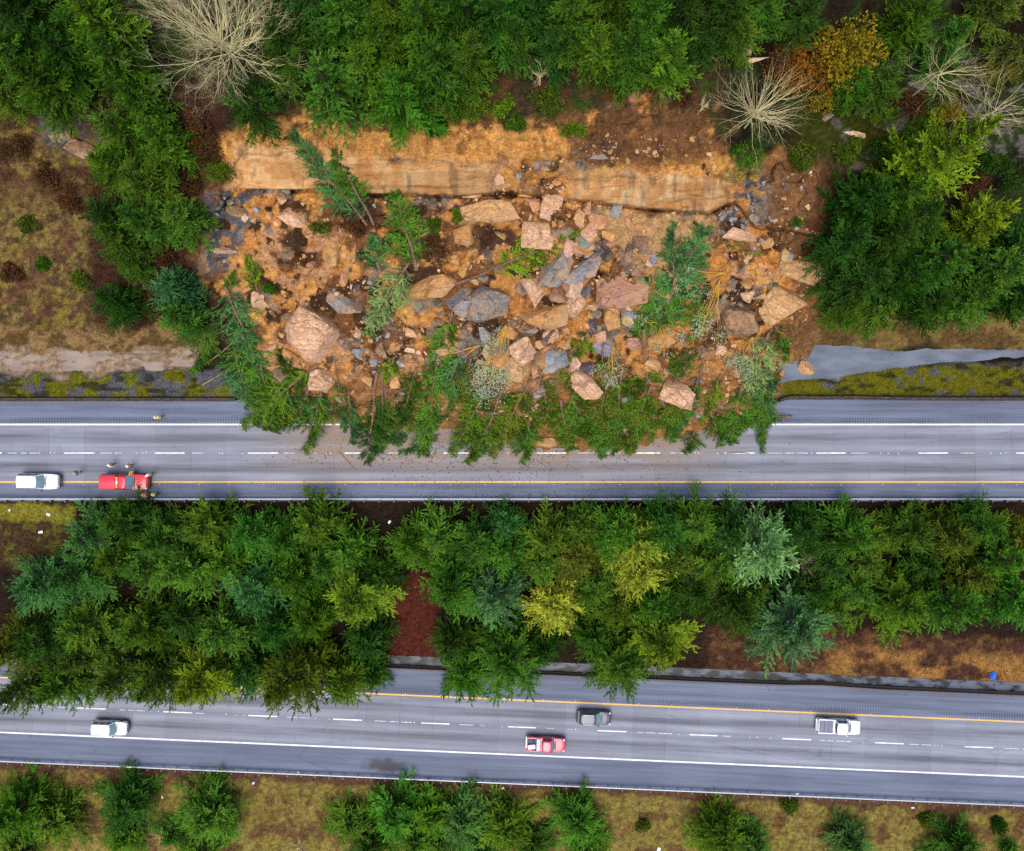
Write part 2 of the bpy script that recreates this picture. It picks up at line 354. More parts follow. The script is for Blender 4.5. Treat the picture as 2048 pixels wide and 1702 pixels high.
def ground_col(u, v):
    Z = zones(u, v); n = u.shape; one = np.ones(n)[:, None]
    def put(c, col, w): return c + (np.asarray(col) - c) * np.clip(w, 0, 1)[:, None]
    f = lambda s, k, o=4: fbm(u / s, v / s, k, o)
    c = DARKF * one; c = put(c, [.018, .03, .007], sstep(f(40, 161), .45, .65))
    c = put(c, lerp(TAN, YEL, .4), Z['grassL']); c = put(c, YEL * .9, Z['grassL'] * sstep(f(55, 165), .5, .62)); c = put(c, [.11, .055, .025], Z['grassL'] * sstep(f(28, 167), .54, .64))
    c = put(c, [.075, .038, .02], Z['grassL'] * sstep(f(10, 231, 4), .48, .62) * .85); c = put(c, [.045, .03, .016], Z['grassL'] * sstep(f(16, 239, 4), .56, .68) * .8); c = put(c, MAROON, Z['maroonL'] * .85); c = put(c, TAN * .8, Z['maroonL'] * sstep(f(11, 233, 3), .54, .64) * .7); c = put(c, MAROON * .7, Z['maroonL2']); c = put(c, [.05, .05, .008], Z['mossL'])
    c = put(c, [.10, .075, .055], Z['rockL']); c = put(c, [.055, .05, .05], Z['rockL'] * sstep(f(30, 171), .5, .56)); c = put(c, [.12, .075, .02], Z['rockL'] * sstep(f(18, 173), .56, .62))
    c = put(c, [.035, .026, .012], Z['above']); c = put(c, [.03, .045, .008], Z['above'] * sstep(f(30, 175), .5, .6)); c = put(c, [.07, .03, .014], Z['above'] * sstep(f(24, 177), .55, .65))
    c = put(c, [.032, .036, .004], Z['mossR']); c = put(c, [.10, .09, .08], Z['rockR'] * .7)
    c = put(c, BANK, np.maximum(Z['bankR'], Z['bankL'])); c = put(c, [.15, .10, .03], Z['bankR'] * sstep(f(22, 179), .5, .6)); c = put(c, [.20, .12, .05], Z['bankL'] * sstep(f(22, 181), .46, .56))
    c = put(c, SANDP, Z['sandL']); c = put(c, [.18, .12, .07], Z['sandL'] * sstep(fbm(u / 30, v / 9, 183, 3), .5, .6))
    gm = np.maximum(Z['mossS'], Z['mossSR'])
    c = put(c, [.085, .085, .095], gm); c = put(c, MOSS, gm * np.maximum(sstep(f(26, 185), .40, .50) * Z['mossS'], sstep(f(24, 187), .30, .42) * Z['mossSR'])); c = put(c, [.02, .02, .012], gm * .8 * sstep(fbm(u / 30, v / 10, 189, 3), .60, .68))
    c = put(c, [.018, .011, .007], Z['median']); c = put(c, [.16, .14, .018], Z['medG']); c = put(c, [.048, .027, .013], Z['medM']); c = put(c, [.075, .07, .012], Z['medM'] * sstep(f(13, 243), .54, .64))
    c = put(c, RED * .75, Z['medRed']); c = put(c, [.055, .025, .015], Z['rustR']); c = put(c, [.10, .05, .02], Z['rustR'] * sstep(f(14, 241), .52, .64)); c = put(c, [.24, .12, .035], Z['tanR'])
    c = put(c, [.175, .135, .034], Z['south']); c = put(c, [.17, .135, .03], Z['south'] * sstep(f(60, 191), .44, .58)); c = put(c, [.10, .055, .022], Z['south'] * sstep(f(34, 193), .58, .68)); c = put(c, [.12, .07, .025], Z['south'] * sstep(f(9, 235, 3), .54, .64) * .8)
    c = put(c, [.08, .042, .024], Z['southM']); vv = v - SL * (u - CU)
    c = put(c, [.055, .06, .07], sstep(vv, 1320, 1326) * (1 - sstep(vv, 1345, 1350)))
    near = 1 - sstep(slide_mask(u, v), 4, 44); k = near > 0
    if k.any(): c[k] += (slide_col(u[k], v[k])[:, :3] - c[k]) * near[k][:, None]
    return c * (.8 + .4 * vnoise(u / 3., v / 3., 195))[:, None]
def slide_col(u, v):
    one = np.ones(u.shape)[:, None]
    def put(c, col, w): return c + (np.asarray(col) - c) * np.clip(w, 0, 1)[:, None]
    f = lambda s, k, o=4: fbm(u / s, v / s, k, o)
    wu, wv = u + 50 * (f(36, 201) - .5), v + 50 * (f(36, 203) - .5)
    pm = lambda Pn, s=14: sstep(-poly_sd(wu, wv, Pn), -s, s)
    c = np.array([.41, .175, .046]) * one
    c = put(c, [.39, .20, .095], sstep(f(60, 205), .5, .60)); c = put(c, [.48, .23, .06], sstep(f(44, 207), .54, .62)); c = put(c, [.15, .064, .024], sstep(f(48, 209), .52, .61)); c = put(c, [.05, .025, .013], sstep(f(30, 211), .57, .65)); c = put(c, [.20, .16, .12], sstep(f(36, 212), .62, .70) * .7)
    f1, f2, idh, sl = worley(u / 13.3, v / 11.7, 61); c = c * (.82 + .3 * idh)[:, None]
    c = put(c, [.34, .20, .085], pm([(1190, 425), (1440, 430), (1420, 480), (1350, 570), (1260, 520), (1180, 455)]))
    c = put(c, [.085, .085, .09], pm([(412, 380), (500, 384), (520, 420), (470, 520), (420, 540)]) * sstep(f(18, 213), .40, .52)); c = put(c, [.075, .078, .085], pm([(1490, 345), (1560, 345), (1500, 430), (1445, 450)]) * sstep(f(14, 215), .42, .54))
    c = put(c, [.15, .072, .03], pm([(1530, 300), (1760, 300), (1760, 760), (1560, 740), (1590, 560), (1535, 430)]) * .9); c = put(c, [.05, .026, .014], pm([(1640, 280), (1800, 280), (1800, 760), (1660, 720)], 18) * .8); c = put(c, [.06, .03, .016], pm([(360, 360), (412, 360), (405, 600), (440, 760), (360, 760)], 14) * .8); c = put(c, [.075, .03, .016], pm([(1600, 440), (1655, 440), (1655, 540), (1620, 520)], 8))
    c = put(c, [.22, .10, .038], sstep(wv, 690, 800) * .75); c = put(c, [.27, .13, .05], sstep(wv, 650, 760) * sstep(wu, 1290, 1400) * .6)
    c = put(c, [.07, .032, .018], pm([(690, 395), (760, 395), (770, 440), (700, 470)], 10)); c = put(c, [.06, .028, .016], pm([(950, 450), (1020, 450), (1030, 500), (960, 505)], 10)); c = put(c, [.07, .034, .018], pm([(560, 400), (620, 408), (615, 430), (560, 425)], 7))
    c = put(c, [.10, .045, .02], pm([(1240, 215), (1420, 225), (1425, 320), (1300, 335), (1150, 335), (1130, 300)], 12) * .85); c = put(c, [.26, .11, .035], pm([(1300, 225), (1400, 232), (1330, 262), (1240, 268)], 8) * .7)
    up = (1 - sstep(wv, 318, 335)) * (1 - sstep(wu, 1060, 1150)); c = put(c, np.array([.50, .235, .06]), up * .85); c = put(c, [.22, .09, .03], up * .7 * sstep(fbm(u / 22, v / 30, 217, 4), .58, .70)); c = put(c, [.10, .05, .02], sstep(-v, -268, -252) * sstep(f(16, 219), .4, .55))  # last: brown rim soil, its dark tone also paints the lip's overhang shade
    cw = cliff_w(u, v); pale = np.clip(sstep(u, 1180, 1260) * .8 + .25, 0, 1)[:, None]
    cc = lerp(np.array([.46, .255, .105]) * one, np.array([.54, .375, .20]) * one, pale * sstep(fbm(u / 22, v / 90, 221, 4), .36, .64)[:, None])
    cc = cc * (1 + .22 * (1 - sstep(u, 600, 680)))[:, None]; cc = lerp(cc, np.array([.40, .185, .06]) * one, (sstep(fbm(u / 40, v / 22, 223, 4), .52, .66) * .8)[:, None]); cc = lerp(cc, np.array([.20, .15, .10]) * one, (sstep(fbm(u / 12, v / 60, 225, 3), .58, .68) * .6 * sstep(u, 900, 1000))[:, None])
    c = c + (cc - c) * np.clip(cw * 1.1, 0, 1)[:, None]
    vb = np.interp(u, VB_U, VB_V)
    lg = fbm(u / 140.4, v / 20.3, 96, 4); c = c * (1 - .22 * np.clip(cw, 0, 1) * np.maximum(1 - np.abs(lg - .455) / .012, 0) - .12 * np.clip(cw, 0, 1) * np.maximum(1 - np.abs(lg - .57) / .01, 0)).clip(.3, 1)[:, None]; c = put(c, [.30, .12, .035], np.clip(cw, 0, 1) * sstep(fbm(u / 26, v / 50, 229, 4), .54, .68) * .55); c = put(c, [.09, .05, .025], np.clip(cw, 0, 1) * sstep(fbm(u / 16, v / 60, 237, 4), .62, .74) * .5)  # dark lines on the ledge steps: shadow painted into the rock colour
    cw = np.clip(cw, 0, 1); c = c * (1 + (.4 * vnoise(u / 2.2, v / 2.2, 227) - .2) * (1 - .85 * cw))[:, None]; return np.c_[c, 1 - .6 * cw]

def sheet(name, us, vs, hf, cf, m, keep=None):
    U, V = np.meshgrid(us, vs); u, v = U.ravel(), V.ravel()
    z = hf(u, v); d = CAM_H - z
    co = np.c_[(u - CU) / FPX * d, (CV - v) / FPX * d, z]; c = cf(u, v)
    nu, nv = len(us), len(vs); i = np.arange(nu * nv).reshape(nv, nu)
    F = np.stack([i[1:, :-1], i[1:, 1:], i[:-1, 1:], i[:-1, :-1]], -1).reshape(-1, 4)
    if keep is not None:
        k = keep(u, v); F = F[k[F].any(1)]; used = np.zeros(len(u), bool); used[F.ravel()] = True
        ren = np.cumsum(used) - 1; F = ren[F]; co, c = co[used], c[used]
    return link(name, mesh_np(name, co, F, m, smooth=True, vcol=c))

M = Mat('ground_cover', .95, .04); q = M.coord()
n1, n2, n3 = M.noise(q, 1.6, 6, .65), M.noise(q, 9, 4, .6), M.vor(q, 3.2)
M.base(M.gain(M.attr('Col'), n1.ss(.28, .72, (.62, 1.36)) * n2.ss(.3, .7, (.72, 1.28)))).bump(n1 * .6 + n2 * .4 - n3 * .2, .9, .22); m_ground = M.m
M = Mat('slide_soil', .9, .06); q = M.coord()
n1, n2, n3 = M.noise(q, 1.3, 7, .68), M.noise(q, 7, 5, .65), M.vor(q, 2.6, 'DISTANCE_TO_EDGE'); al = M.attr('Col', 'Alpha')
M.base(M.gain(M.attr('Col'), (n1.ss(.28, .72, (.62, 1.30)) * n2.ss(.3, .7, (.66, 1.28)) - 1.0) * al + 1.0)).bump((n1 * .6 + n2 * .5 + n3.ss(0, .15) * .25) * (al * .8 + .2), .9, .16); m_soil = M.m

us = np.concatenate([np.arange(-760, -40, 14), np.arange(-40, 2088, 4.2), np.arange(2092, 2810, 14)])
vs = np.concatenate([np.arange(-520, -40, 12), np.arange(-40, 1740, 4.2), np.arange(1742, 2260, 14)])
tag(sheet('terrain', us, vs, ground_h, ground_col, m_ground), 'wooded hillside, median slope and verges around the two highways', 'terrain', kind='structure')
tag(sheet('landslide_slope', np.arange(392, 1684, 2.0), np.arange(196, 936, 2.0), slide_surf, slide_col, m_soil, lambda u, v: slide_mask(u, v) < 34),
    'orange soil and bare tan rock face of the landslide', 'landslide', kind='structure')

# ---------------------------------------------------------------- standing water in the roadside ditches
def water(name, pts, z, c, label):
    M = Mat(name + '_surface', .14, .35); q = M.coord(scale=(.35, 1, 1)); n = M.noise(q, .9, 4)
    M.base(M.gain(M.col(c), n.ss(.3, .7, (.78, 1.2)))).bump(M.noise(M.coord(), 6, 2), .08, .02)
    mb = MB(); mb.add([P(u, v, z) for u, v in pts], [tuple(range(len(pts)))[::-1]]); return tag(mb.obj(name, M.m), label, 'water', kind='structure')
water('water', [(1520, 768), (1520, 680), (1640, 676), (1800, 688), (2048, 690), (2800, 680), (2800, 718), (2048, 722), (1800, 742), (1650, 770)], -.24, (.13, .15, .185), 'still grey blue water pooled in the ditch right of the slide')
water('water', [(-760, 742), (-760, 706), (150, 698), (400, 696), (440, 742)], -.04, (.25, .19, .15), 'shallow muddy water in the ditch left of the slide')
mb = MB(); sl = lambda v, u: v + SL * (u - CU)
mb.add([P(-760, sl(1342, -760), -6.72), P(2810, sl(1342, 2810), -6.72), P(2810, sl(1321, 2810), -6.72), P(-760, sl(1321, -760), -6.72)], [(0, 1, 2, 3)])
M = Mat('ditch_water', .3, .12); n = M.noise(M.coord(scale=(.5, 1, 1)), 1.0, 4); M.base(M.mix(n.ss(.42, .6), (.115, .125, .16), (.03, .03, .028)))
tag(mb.obj('water', M.m), 'dark water in the narrow ditch above the lower highway', 'water', kind='structure')

# ---------------------------------------------------------------- the two carriageways
def road_mat(name, c, oil=(), joints=False, rumble=None, mud=None, stain=None, streak=.22):
    M = Mat(name, .78, .2); q = M.coord(); x, y, z = M.xyz(q)
    st = M.noise(M.coord(scale=(.035, 1.0, 1)), 1.3, 5, .6); fine = M.noise(q, 9, 4, .8); big = M.noise(M.coord(scale=(.25, .6, 1)), .5, 4)
    g = st.ss(.28, .72, (1 - streak, 1 + streak * .8)) * fine.ss(.25, .75, (.80, 1.18)) * big.ss(.3, .7, (.93, 1.06))
    for yc in oil:
        band = (y - yc + (big - .5) * .5).abs().ss(.15, .95, (1, 0)); g = g * (band * st.ss(.2, .7, (.42, .2)) * -1.0 + 1.0)
        tr = ((y - yc).abs() - 1.0).abs().ss(.1, .7, (1, 0)); g = g * (tr * .10 + 1.0)
    if joints:
        j = (x + (fine - .5) * .05).mod(4.57).lt(.055); k = M.noise(M.coord(scale=(.2, .25, 1)), 1.0, 2).ss(.48, .6)
        g = g * (j * k * -.33 + 1.0)
        seg = M.n('ShaderNodeTexWhiteNoise', noise_dimensions='1D'); fl = x._m('DIVIDE', 4.57)._m('FLOOR'); M.nt.links.new(fl.o, seg.inputs['W']); g = g * Sk(M.nt, seg.outputs['Value']).ss(0, 1, (.94, 1.06))
    if rumble:
        for yr, w in rumble:
            b = (y - yr).abs().lt(w); r = x.mod(.36).lt(.17); k = M.noise(M.coord(scale=(.08, .1, 1)), 1.0, 2).ss(.35, .6)
            g = g * (b * r * k * -.42 + 1.0)
    ck = M.vor(M.coord(scale=(.07, .42, 1)), 1.0, 'DISTANCE_TO_EDGE') + (fine - .5) * .016 + (M.noise(q, .7, 4) - .5) * .03; km = M.noise(M.coord(scale=(.05, .2, 1)), 1.0, 2).ss(.46, .58); g = g * (ck.lt(.006) * km * -.20 + 1.0) * (M.noise(q, .9, 4).ss(.64, .76) * -.16 + 1.0)
    col = M.gain(M.col(c), g)
    if mud:
        x0, x1, y0, y1 = mud; mm = (x - (x0 + x1) / 2).abs().ss((x1 - x0) * .3, (x1 - x0) * .55, (1, 0)) * y.ss(y0, y1) * M.noise(M.coord(scale=(.12, .8, 1)), .8, 6, .7, 1).ss(.28, .56)
        col = M.mix(mm * .85, col, (.25, .175, .115)); sp = M.noise(q, 1.6, 6, .75).ss(.58, .72) * mm; col = M.mix(sp * .45, col, (.11, .07, .035))
    if stain:
        (sx, sy, a, b), = [stain]; e = M.n('ShaderNodeVectorMath', operation='LENGTH'); mp = M.n('ShaderNodeMapping'); M.nt.links.new(q, mp.inputs[0])
        mp.inputs['Scale'].default_value = (1 / a, 1 / b, 0); mp.inputs['Location'].default_value = (-sx / a, -sy / b, 0); M.nt.links.new(mp.outputs[0], e.inputs[0])
        d = Sk(M.nt, e.outputs['Value']) + (M.noise(q, 1.1, 5) - .5) * 1.1; col = M.mix(d.ss(.35, 1.0, (.72, 0)), col, (.045, .04, .035))
    M.base(col).bump(fine, .25, .01); return M.m
def strip(name, y0, y1, m, parent, z=0.0, x0=-150, x1=150, th=.18):
    mb = MB(); mb.add([(x, y, z) for x, y in ((x0, y0), (x1, y0), (x1, y1), (x0, y1))] + [(x, y, z - th) for x, y in ((x0, y0), (x1, y0), (x1, y1), (x0, y1))],
                      [(0, 1, 2, 3), (0, 4, 5, 1), (1, 5, 6, 2), (2, 6, 7, 3), (3, 7, 4, 0)])
    return mb.obj(name, m, parent)
m_white = plain('white_road_paint', (.70, .70, .70), .6, var=.22, scale=1.2); m_yellow = plain('yellow_road_paint', (.72, .40, .07), .55, var=.12, scale=2); m_worn = plain('worn_white_paint', (.50, .50, .52), .6, var=.3, scale=3)
def marks(road, ywhite, yyel, ydash, ulist, toX, y_stud):
    h = .006
    strip('edge_line', ywhite - .10, ywhite + .10, m_white, road, h, th=.003); strip('median_line', yyel - .09, yyel + .09, m_yellow, road, h, th=.003)
    for u in ulist:                                               # every dash of the lane line
        xa = toX(u); mb = MB(); w = .085; e = random.uniform(-.15, .1)
        mb.add([(xa, ydash - w, h), (xa + 3.75 + e, ydash - w * .9, h), (xa + 3.95 + e, ydash, h), (xa + 3.75 + e, ydash + w, h), (xa - .1, ydash + w * .7, h)], [(0, 1, 2, 3, 4)]); mb.obj('lane_dash', m_white, road)
    mb = MB()
    for u in ulist:
        xa = toX(u)
        a = xa + 5.0 + random.uniform(-.6, .8)
        for k in range(random.choice((1, 2, 3))): l = random.uniform(.7, 2.2); mb.add([(a, ydash - .05, h), (a + l, ydash - .05, h), (a + l, ydash + .04, h), (a, ydash + .05, h)], [(0, 1, 2, 3)]); a += l + random.uniform(.15, .4)
    mb.obj('worn_line', m_worn, road)
    mb = MB()
    for u in ulist:
        for o in random.sample((8.2, 8.6, 9.2, 10.0, 10.5, 11.1), 3): mb.box((toX(u) + o, ydash + random.uniform(-.05, .05), .015), (.14, .13, .03), taper=.7)
    mb.obj('lane_stud', m_white, road)
    mb = MB()
    for i in range(46): mb.box((-105 + i * 4.6 + random.uniform(-.8, .8), y_stud, .012), (.16, .10, .024), taper=.7)
    mb.obj('yellow_stud', m_yellow, road)
yv = lambda v, z=0.0: (CV - v) / FPX * (CAM_H - z)
UW, UY, UD, UG, UN = yv(849), yv(964), yv(906), yv(997), yv(800)
m1 = road_mat('upper_lane_concrete', (.208, .217, .258), ((UW + UD) / 2, (UD + UY) / 2), True, mud=(-34, 30, -8.2, -2.6)); m2 = road_mat('upper_shoulder_asphalt', (.122, .14, .195), (), False, ((UW + .62, .27), (UY - .72, .25)), mud=(-12, 24, -8, -6), streak=.3)
road_u = tag(strip('road', UY - .15, UW + .15, m1, None), 'upper highway with two pale concrete lanes, partly buried by the slide', 'road', kind='structure')
strip('shoulder', UW + .15, UN + .05, m2, road_u); strip('shoulder', UG - .35, UY - .15, m2, road_u)
marks(road_u, UW, UY, UD, [-245, -55, 129, 311, 497, 690, 888, 1075, 1262, 1450, 1633, 1838, 2033, 2225], lambda u: (u - CU) / FPX * 93, UY - .33)
LB, LY, LD, LW, LG = yv(1343.5, ZL), yv(1399, ZL), yv(1453, ZL), yv(1508.5, ZL), yv(1562, ZL)
m1 = road_mat('lower_lane_concrete', (.208, .217, .258), ((LY + LD) / 2, (LD + LW) / 2), True); m2 = road_mat('lower_shoulder_asphalt', (.122, .14, .195), (), False, ((LY + .72, .26),), stain=(-15.4, -47.3, 3.8, 1.3), streak=.25)
road_l = tag(strip('road', LW - .15, LY + .15, m1, None), 'lower highway with moving traffic below the wooded median', 'road', kind='structure')
road_l.location = (0, 0, ZL); road_l.rotation_euler = (0, 0, -math.atan(SL))
strip('shoulder', LY + .15, LB + .1, m2, road_l); strip('shoulder', LG - .2, LW - .15, m2, road_l)
marks(road_l, LW, LY, LD, [-195, -18, 155, 327, 497, 667, 843, 1017, 1196, 1380, 1565, 1750, 1930, 2110], lambda u: (u - CU) / FPX * 99.5 / math.cos(math.atan(SL)) + math.sin(math.atan(SL)) * 0 + 1.8, LY + .22)

# ---------------------------------------------------------------- barriers and guardrails
M = Mat('stained_concrete', .9, .2); n = M.noise(M.coord(), 2.2, 6, .7); M.base(M.mix(n.ss(.36, .64), (.032, .025, .02), (.085, .068, .055))); m_barrier = M.m
M = Mat('grimy_concrete', .9, .2); n = M.noise(M.coord(), 1.5, 6, .7); M.base(M.mix(n.ss(.36, .64), (.10, .085, .08), (.13, .105, .088))); m_barrier2 = M.m
PROF = [(-.30, 0), (-.30, .08), (-.16, .33), (-.09, .80), (.09, .80), (.16, .33), (.30, .08), (.30, 0)]
def barrier(pts, label, m=m_barrier, h=1.0, lean=0.0, group='concrete barriers along the highways'):
    pts = [Vector(p) for p in pts]; rings = []
    for i, p in enumerate(pts):
        d = (pts[min(i + 1, len(pts) - 1)] - pts[max(i - 1, 0)]).normalized(); s = Vector((-d.y, d.x, 0))
        rings.append([p + s * (a + lean * b) + Vector((0, 0, b * h)) for a, b in PROF])
    mb = MB(); mb.loft(rings); return tag(mb.obj('concrete_barrier', m), label, 'barrier', group)
seg = lambda a, b, n: [a.lerp(b, i / n) for i in range(n + 1)]
barrier(seg(P(-760, 798, -.02), P(474, 798, -.02), 40), 'long dark stained concrete barrier along the upper shoulder left of the slide')
barrier([P(1556, 801, -.02), P(1568, 796, -.02), P(1582, 794, -.02), P(1640, 795, -.02), P(1700, 794, -.02), P(1780, 796, -.02), P(1900, 797, -.02), P(2048, 797, -.02), P(2800, 797, -.02)], 'dark concrete barrier with a kinked end along the shoulder right of the slide')
barrier([P(742, 812, .5), P(770, 826, .35), P(800, 836, .2), P(850, 842, .1), P(912, 843, .1)], 'curved barrier piece shoved onto the road by the slide below the curled green branch', lean=.3)
barrier([P(1366, 838, .15), P(1388, 846, .1), P(1412, 850, .1)], 'short toppled barrier piece below the pale wedge boulder at the slide toe', lean=.3)
barrier([P(1486, 838, .15), P(1512, 822, .1), P(1552, 801, .0)], 'slanting barrier piece under the dark bent fir at the right toe', lean=-.2)
bp = [(-760, 0), (1020, 0), (1420, 0), (1560, -.5), (1640, -3.5), (1700, -1.5), (1760, 0), (2810, 0)]
barrier([P(u, sl(1344 + o, u), ZL - .03) for u, o in bp], 'long brown edged barrier between lower highway and median ditch', m_barrier2, .95)
m_galv = plain('galvanised_steel', (.62, .64, .68), .45, .5, .25, var=.08); m_post = plain('weathered_post', (.16, .13, .11), .8)
def guardrail(y, x0, x1, side, label, parentless_loc, rotz):
    r = empty('guardrail', parentless_loc, (0, 0, rotz), label, 'guardrail', 'steel guardrails')
    mb = MB(); w = [(.0, .42), (.07, .47), (.01, .55), (.01, .60), (.07, .68), (.0, .735), (-.05, .735), (-.05, .42)]
    mb.loft([[(x, y + a * -side, b) for a, b in w] for x in np.linspace(x0, x1, 60)]); mb.obj('rail_beam', m_galv, r)
    n = int((x1 - x0) / 1.905); pm_ = MB(); pm_.box((0, 0, .28), (.15, .16, .86)); pm_.box((0, -side * -.12, .56), (.16, .12, .34)); me = pm_.mesh('post', m_post)
    for i in range(n): o = link('post', me, r); o.location = (x0 + .6 + i * 1.905, y + side * .24, 0)
    return r
guardrail(UG, -88, 88, -1, 'pale steel guardrail on the south edge of the upper highway', (0, 0, -.05), 0)
guardrail(LG, -92, 92, -1, 'pale steel guardrail on the south edge of the lower highway', (0, 0, ZL - .05), -math.atan(SL))
# ---------------------------------------------------------------- foliage
class Leaves:
    def __init__(s, r): s.r = r; s.p = []; s.d = []; s.l = []; s.w = []; s.t = []
    def add(s, p, d, l, w, t):
        s.p.append(p); s.d.append(d); n = len(p)
        for lst, x in ((s.l, l), (s.w, w), (s.t, t)): lst.append(np.broadcast_to(x, (n,)))
    def quads(s):
        r = s.r; p, d = np.concatenate(s.p), np.concatenate(s.d); l, w, t = map(np.concatenate, (s.l, s.w, s.t))
        d = d / (np.linalg.norm(d, axis=1)[:, None] + 1e-9); up = np.array([0, 0, 1.0]) + r.normal(0, .55, d.shape)
        sd = np.cross(d, up); sd /= (np.linalg.norm(sd, axis=1)[:, None] + 1e-9); nn = np.cross(sd, d)
        a = p + d * (l * .42)[:, None]; o = sd * (w / 2)[:, None]; b = nn * (l * .10)[:, None]
        V = np.stack([p, a + o + b, p + d * l[:, None], a - o + b], 1).reshape(-1, 3)
        F = np.arange(len(V)).reshape(-1, 4); tint = np.clip(t + r.normal(0, .13, len(t)), 0, 1); return V, F, tint
    def mesh(s, name, m):
        V, F, t = s.quads(); return mesh_np(name, V, F, m, ftint=t)

def brush(A, c, tn, half, ls, tint, step_t):
    """short needles twigs on both sides of a twig centre line c"""
    r = A.r; n = len(c); lat = np.cross(tn, [0, 0, 1.0]); lat /= (np.linalg.norm(lat, axis=1)[:, None] + .05)
    for side in (-1, 1):
        an = np.radians(r.normal(48, 13, n)); d = np.cos(an)[:, None] * tn + side * np.sin(an)[:, None] * lat; d[:, 2] += r.normal(.0, .36, n)
        l = half * r.uniform(.7, 1.3, n) + .06; A.add(c + r.normal(0, .03, (n, 3)), d, l, np.clip(l * .46, .07, .19), tint + r.normal(0, .1, n))
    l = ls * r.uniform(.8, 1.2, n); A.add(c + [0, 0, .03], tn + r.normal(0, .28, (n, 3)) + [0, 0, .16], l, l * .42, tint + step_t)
def branch(A, p0, d, Lb, droop, step=.12, wid=.30, tint=.5, ls=.30, fan=40, lift=0.0, forks=True):
    r = A.r; d = np.asarray(d, float); d = d / np.linalg.norm(d); n = max(4, int(Lb / step)); s = np.linspace(.10, 1, n)
    c = np.asarray(p0, float) + Lb * s[:, None] * d; c[:, 2] += Lb * (-droop * s ** 2 + lift * s ** 3); c[:, :2] += r.normal(0, .022, (n, 2)).cumsum(0)
    tn = np.gradient(c, axis=0); tn /= np.linalg.norm(tn, axis=1)[:, None]
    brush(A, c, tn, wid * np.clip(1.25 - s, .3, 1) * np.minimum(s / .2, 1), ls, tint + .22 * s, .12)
    if not forks: return
    lat = np.cross(tn, [0, 0, 1.0]); lat /= (np.linalg.norm(lat, axis=1)[:, None] + .05); k = int(Lb / .55)
    for q in range(k):
        sq = .18 + .72 * (q + r.random()) / max(k, 1); i = min(n - 1, int((sq - .10) / .90 * (n - 1))); side = 1 if q % 2 else -1; an = math.radians(r.normal(fan, 8))
        dd = math.cos(an) * tn[i] + side * math.sin(an) * lat[i]; dd[2] += r.normal(-.06, .12)
        branch(A, c[i], dd, Lb * .38 * (1.15 - sq) * r.uniform(.5, 1.3) + .22, droop * .6, step, wid * .85, np.clip(tint + r.normal(.03, .1), 0, 1), ls * .92, forks=False, lift=.08)

def fir_crown(seed, H, R, nw=24, ls=.42, droop=.22, skirt=.10, clump=0.0):
    r = np.random.default_rng(seed); A = Leaves(r); ax = r.uniform(0, TAU); lop = r.uniform(.05, .22)
    for k in range(nw):
        t = (k + r.uniform(0, .7)) / nw; z = H * (skirt + (1 - skirt - .03) * t); L = R * (.95 * (1 - t) ** .78 + .07)
        nb = int(round(lerp(7.4, 4.6, t))); a0 = r.uniform(0, TAU)
        for j in range(nb):
            a = a0 + TAU * j / nb + r.normal(0, .24); Lb = L * r.uniform(.55, 1.25) * (1 + lop * math.cos(a - ax))
            e = lerp(.06, 1.0, t ** 1.4) + r.normal(0, .10)
            if clump and r.random() < clump: continue
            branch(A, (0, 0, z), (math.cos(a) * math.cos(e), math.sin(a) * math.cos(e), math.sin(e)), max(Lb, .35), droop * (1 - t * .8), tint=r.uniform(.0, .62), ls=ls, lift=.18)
    A.add(np.repeat([[0, 0, H * .955]], 9, 0), np.c_[r.normal(0, .28, (9, 2)), np.ones(9)], .5, .16, .7)
    return A
def trunk_mesh(name, H, r0, m, seed=0, stubs=26, R=2.0):
    r = random.Random(seed); mb = MB(); n = 9
    pts = [(.05 * H * .03 * math.sin(i * 1.3 + seed), .03 * H * .03 * math.cos(i * 1.7), H * i / n - (.6 if i == 0 else 0)) for i in range(n + 1)]
    mb.tube(pts, [r0 * (1 - .93 * i / n) * (1.25 if i == 0 else 1) for i in range(n + 1)], 7)
    for k in range(stubs):
        t = .1 + .8 * k / stubs; a = r.uniform(0, TAU); L = R * (1 - t) ** .8 * r.uniform(.5, .85); z = H * t
        mb.tube([(0, 0, z), (math.cos(a) * L * .5, math.sin(a) * L * .5, z + .03 * L), (math.cos(a) * L, math.sin(a) * L, z - .1 * L)], [.05, .035, .012], 4, cap=False)
    return mb.mesh(name, m, smooth=True)

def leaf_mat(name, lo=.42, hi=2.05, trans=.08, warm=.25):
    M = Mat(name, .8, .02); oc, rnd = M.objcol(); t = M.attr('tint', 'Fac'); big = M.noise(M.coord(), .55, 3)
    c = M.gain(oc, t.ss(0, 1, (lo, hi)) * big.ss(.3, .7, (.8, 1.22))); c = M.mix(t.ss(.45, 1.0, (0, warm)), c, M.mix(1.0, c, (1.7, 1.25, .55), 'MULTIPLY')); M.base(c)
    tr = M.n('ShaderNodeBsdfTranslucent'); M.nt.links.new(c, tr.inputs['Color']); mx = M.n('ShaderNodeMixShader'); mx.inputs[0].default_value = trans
    M.nt.links.new(M.b.outputs[0], mx.inputs[1]); M.nt.links.new(tr.outputs[0], mx.inputs[2]); M.nt.links.new(mx.outputs[0], M.nt.nodes['Material Output'].inputs['Surface'])
    return M.m
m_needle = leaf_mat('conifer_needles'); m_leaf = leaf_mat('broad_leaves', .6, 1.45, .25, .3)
m_bark = plain('fir_bark', (.085, .055, .038), .9, .2, var=.35, scale=4); m_pale_bark = plain('pale_lichened_bark', (.55, .47, .24), .85, .2, var=.25, scale=2)
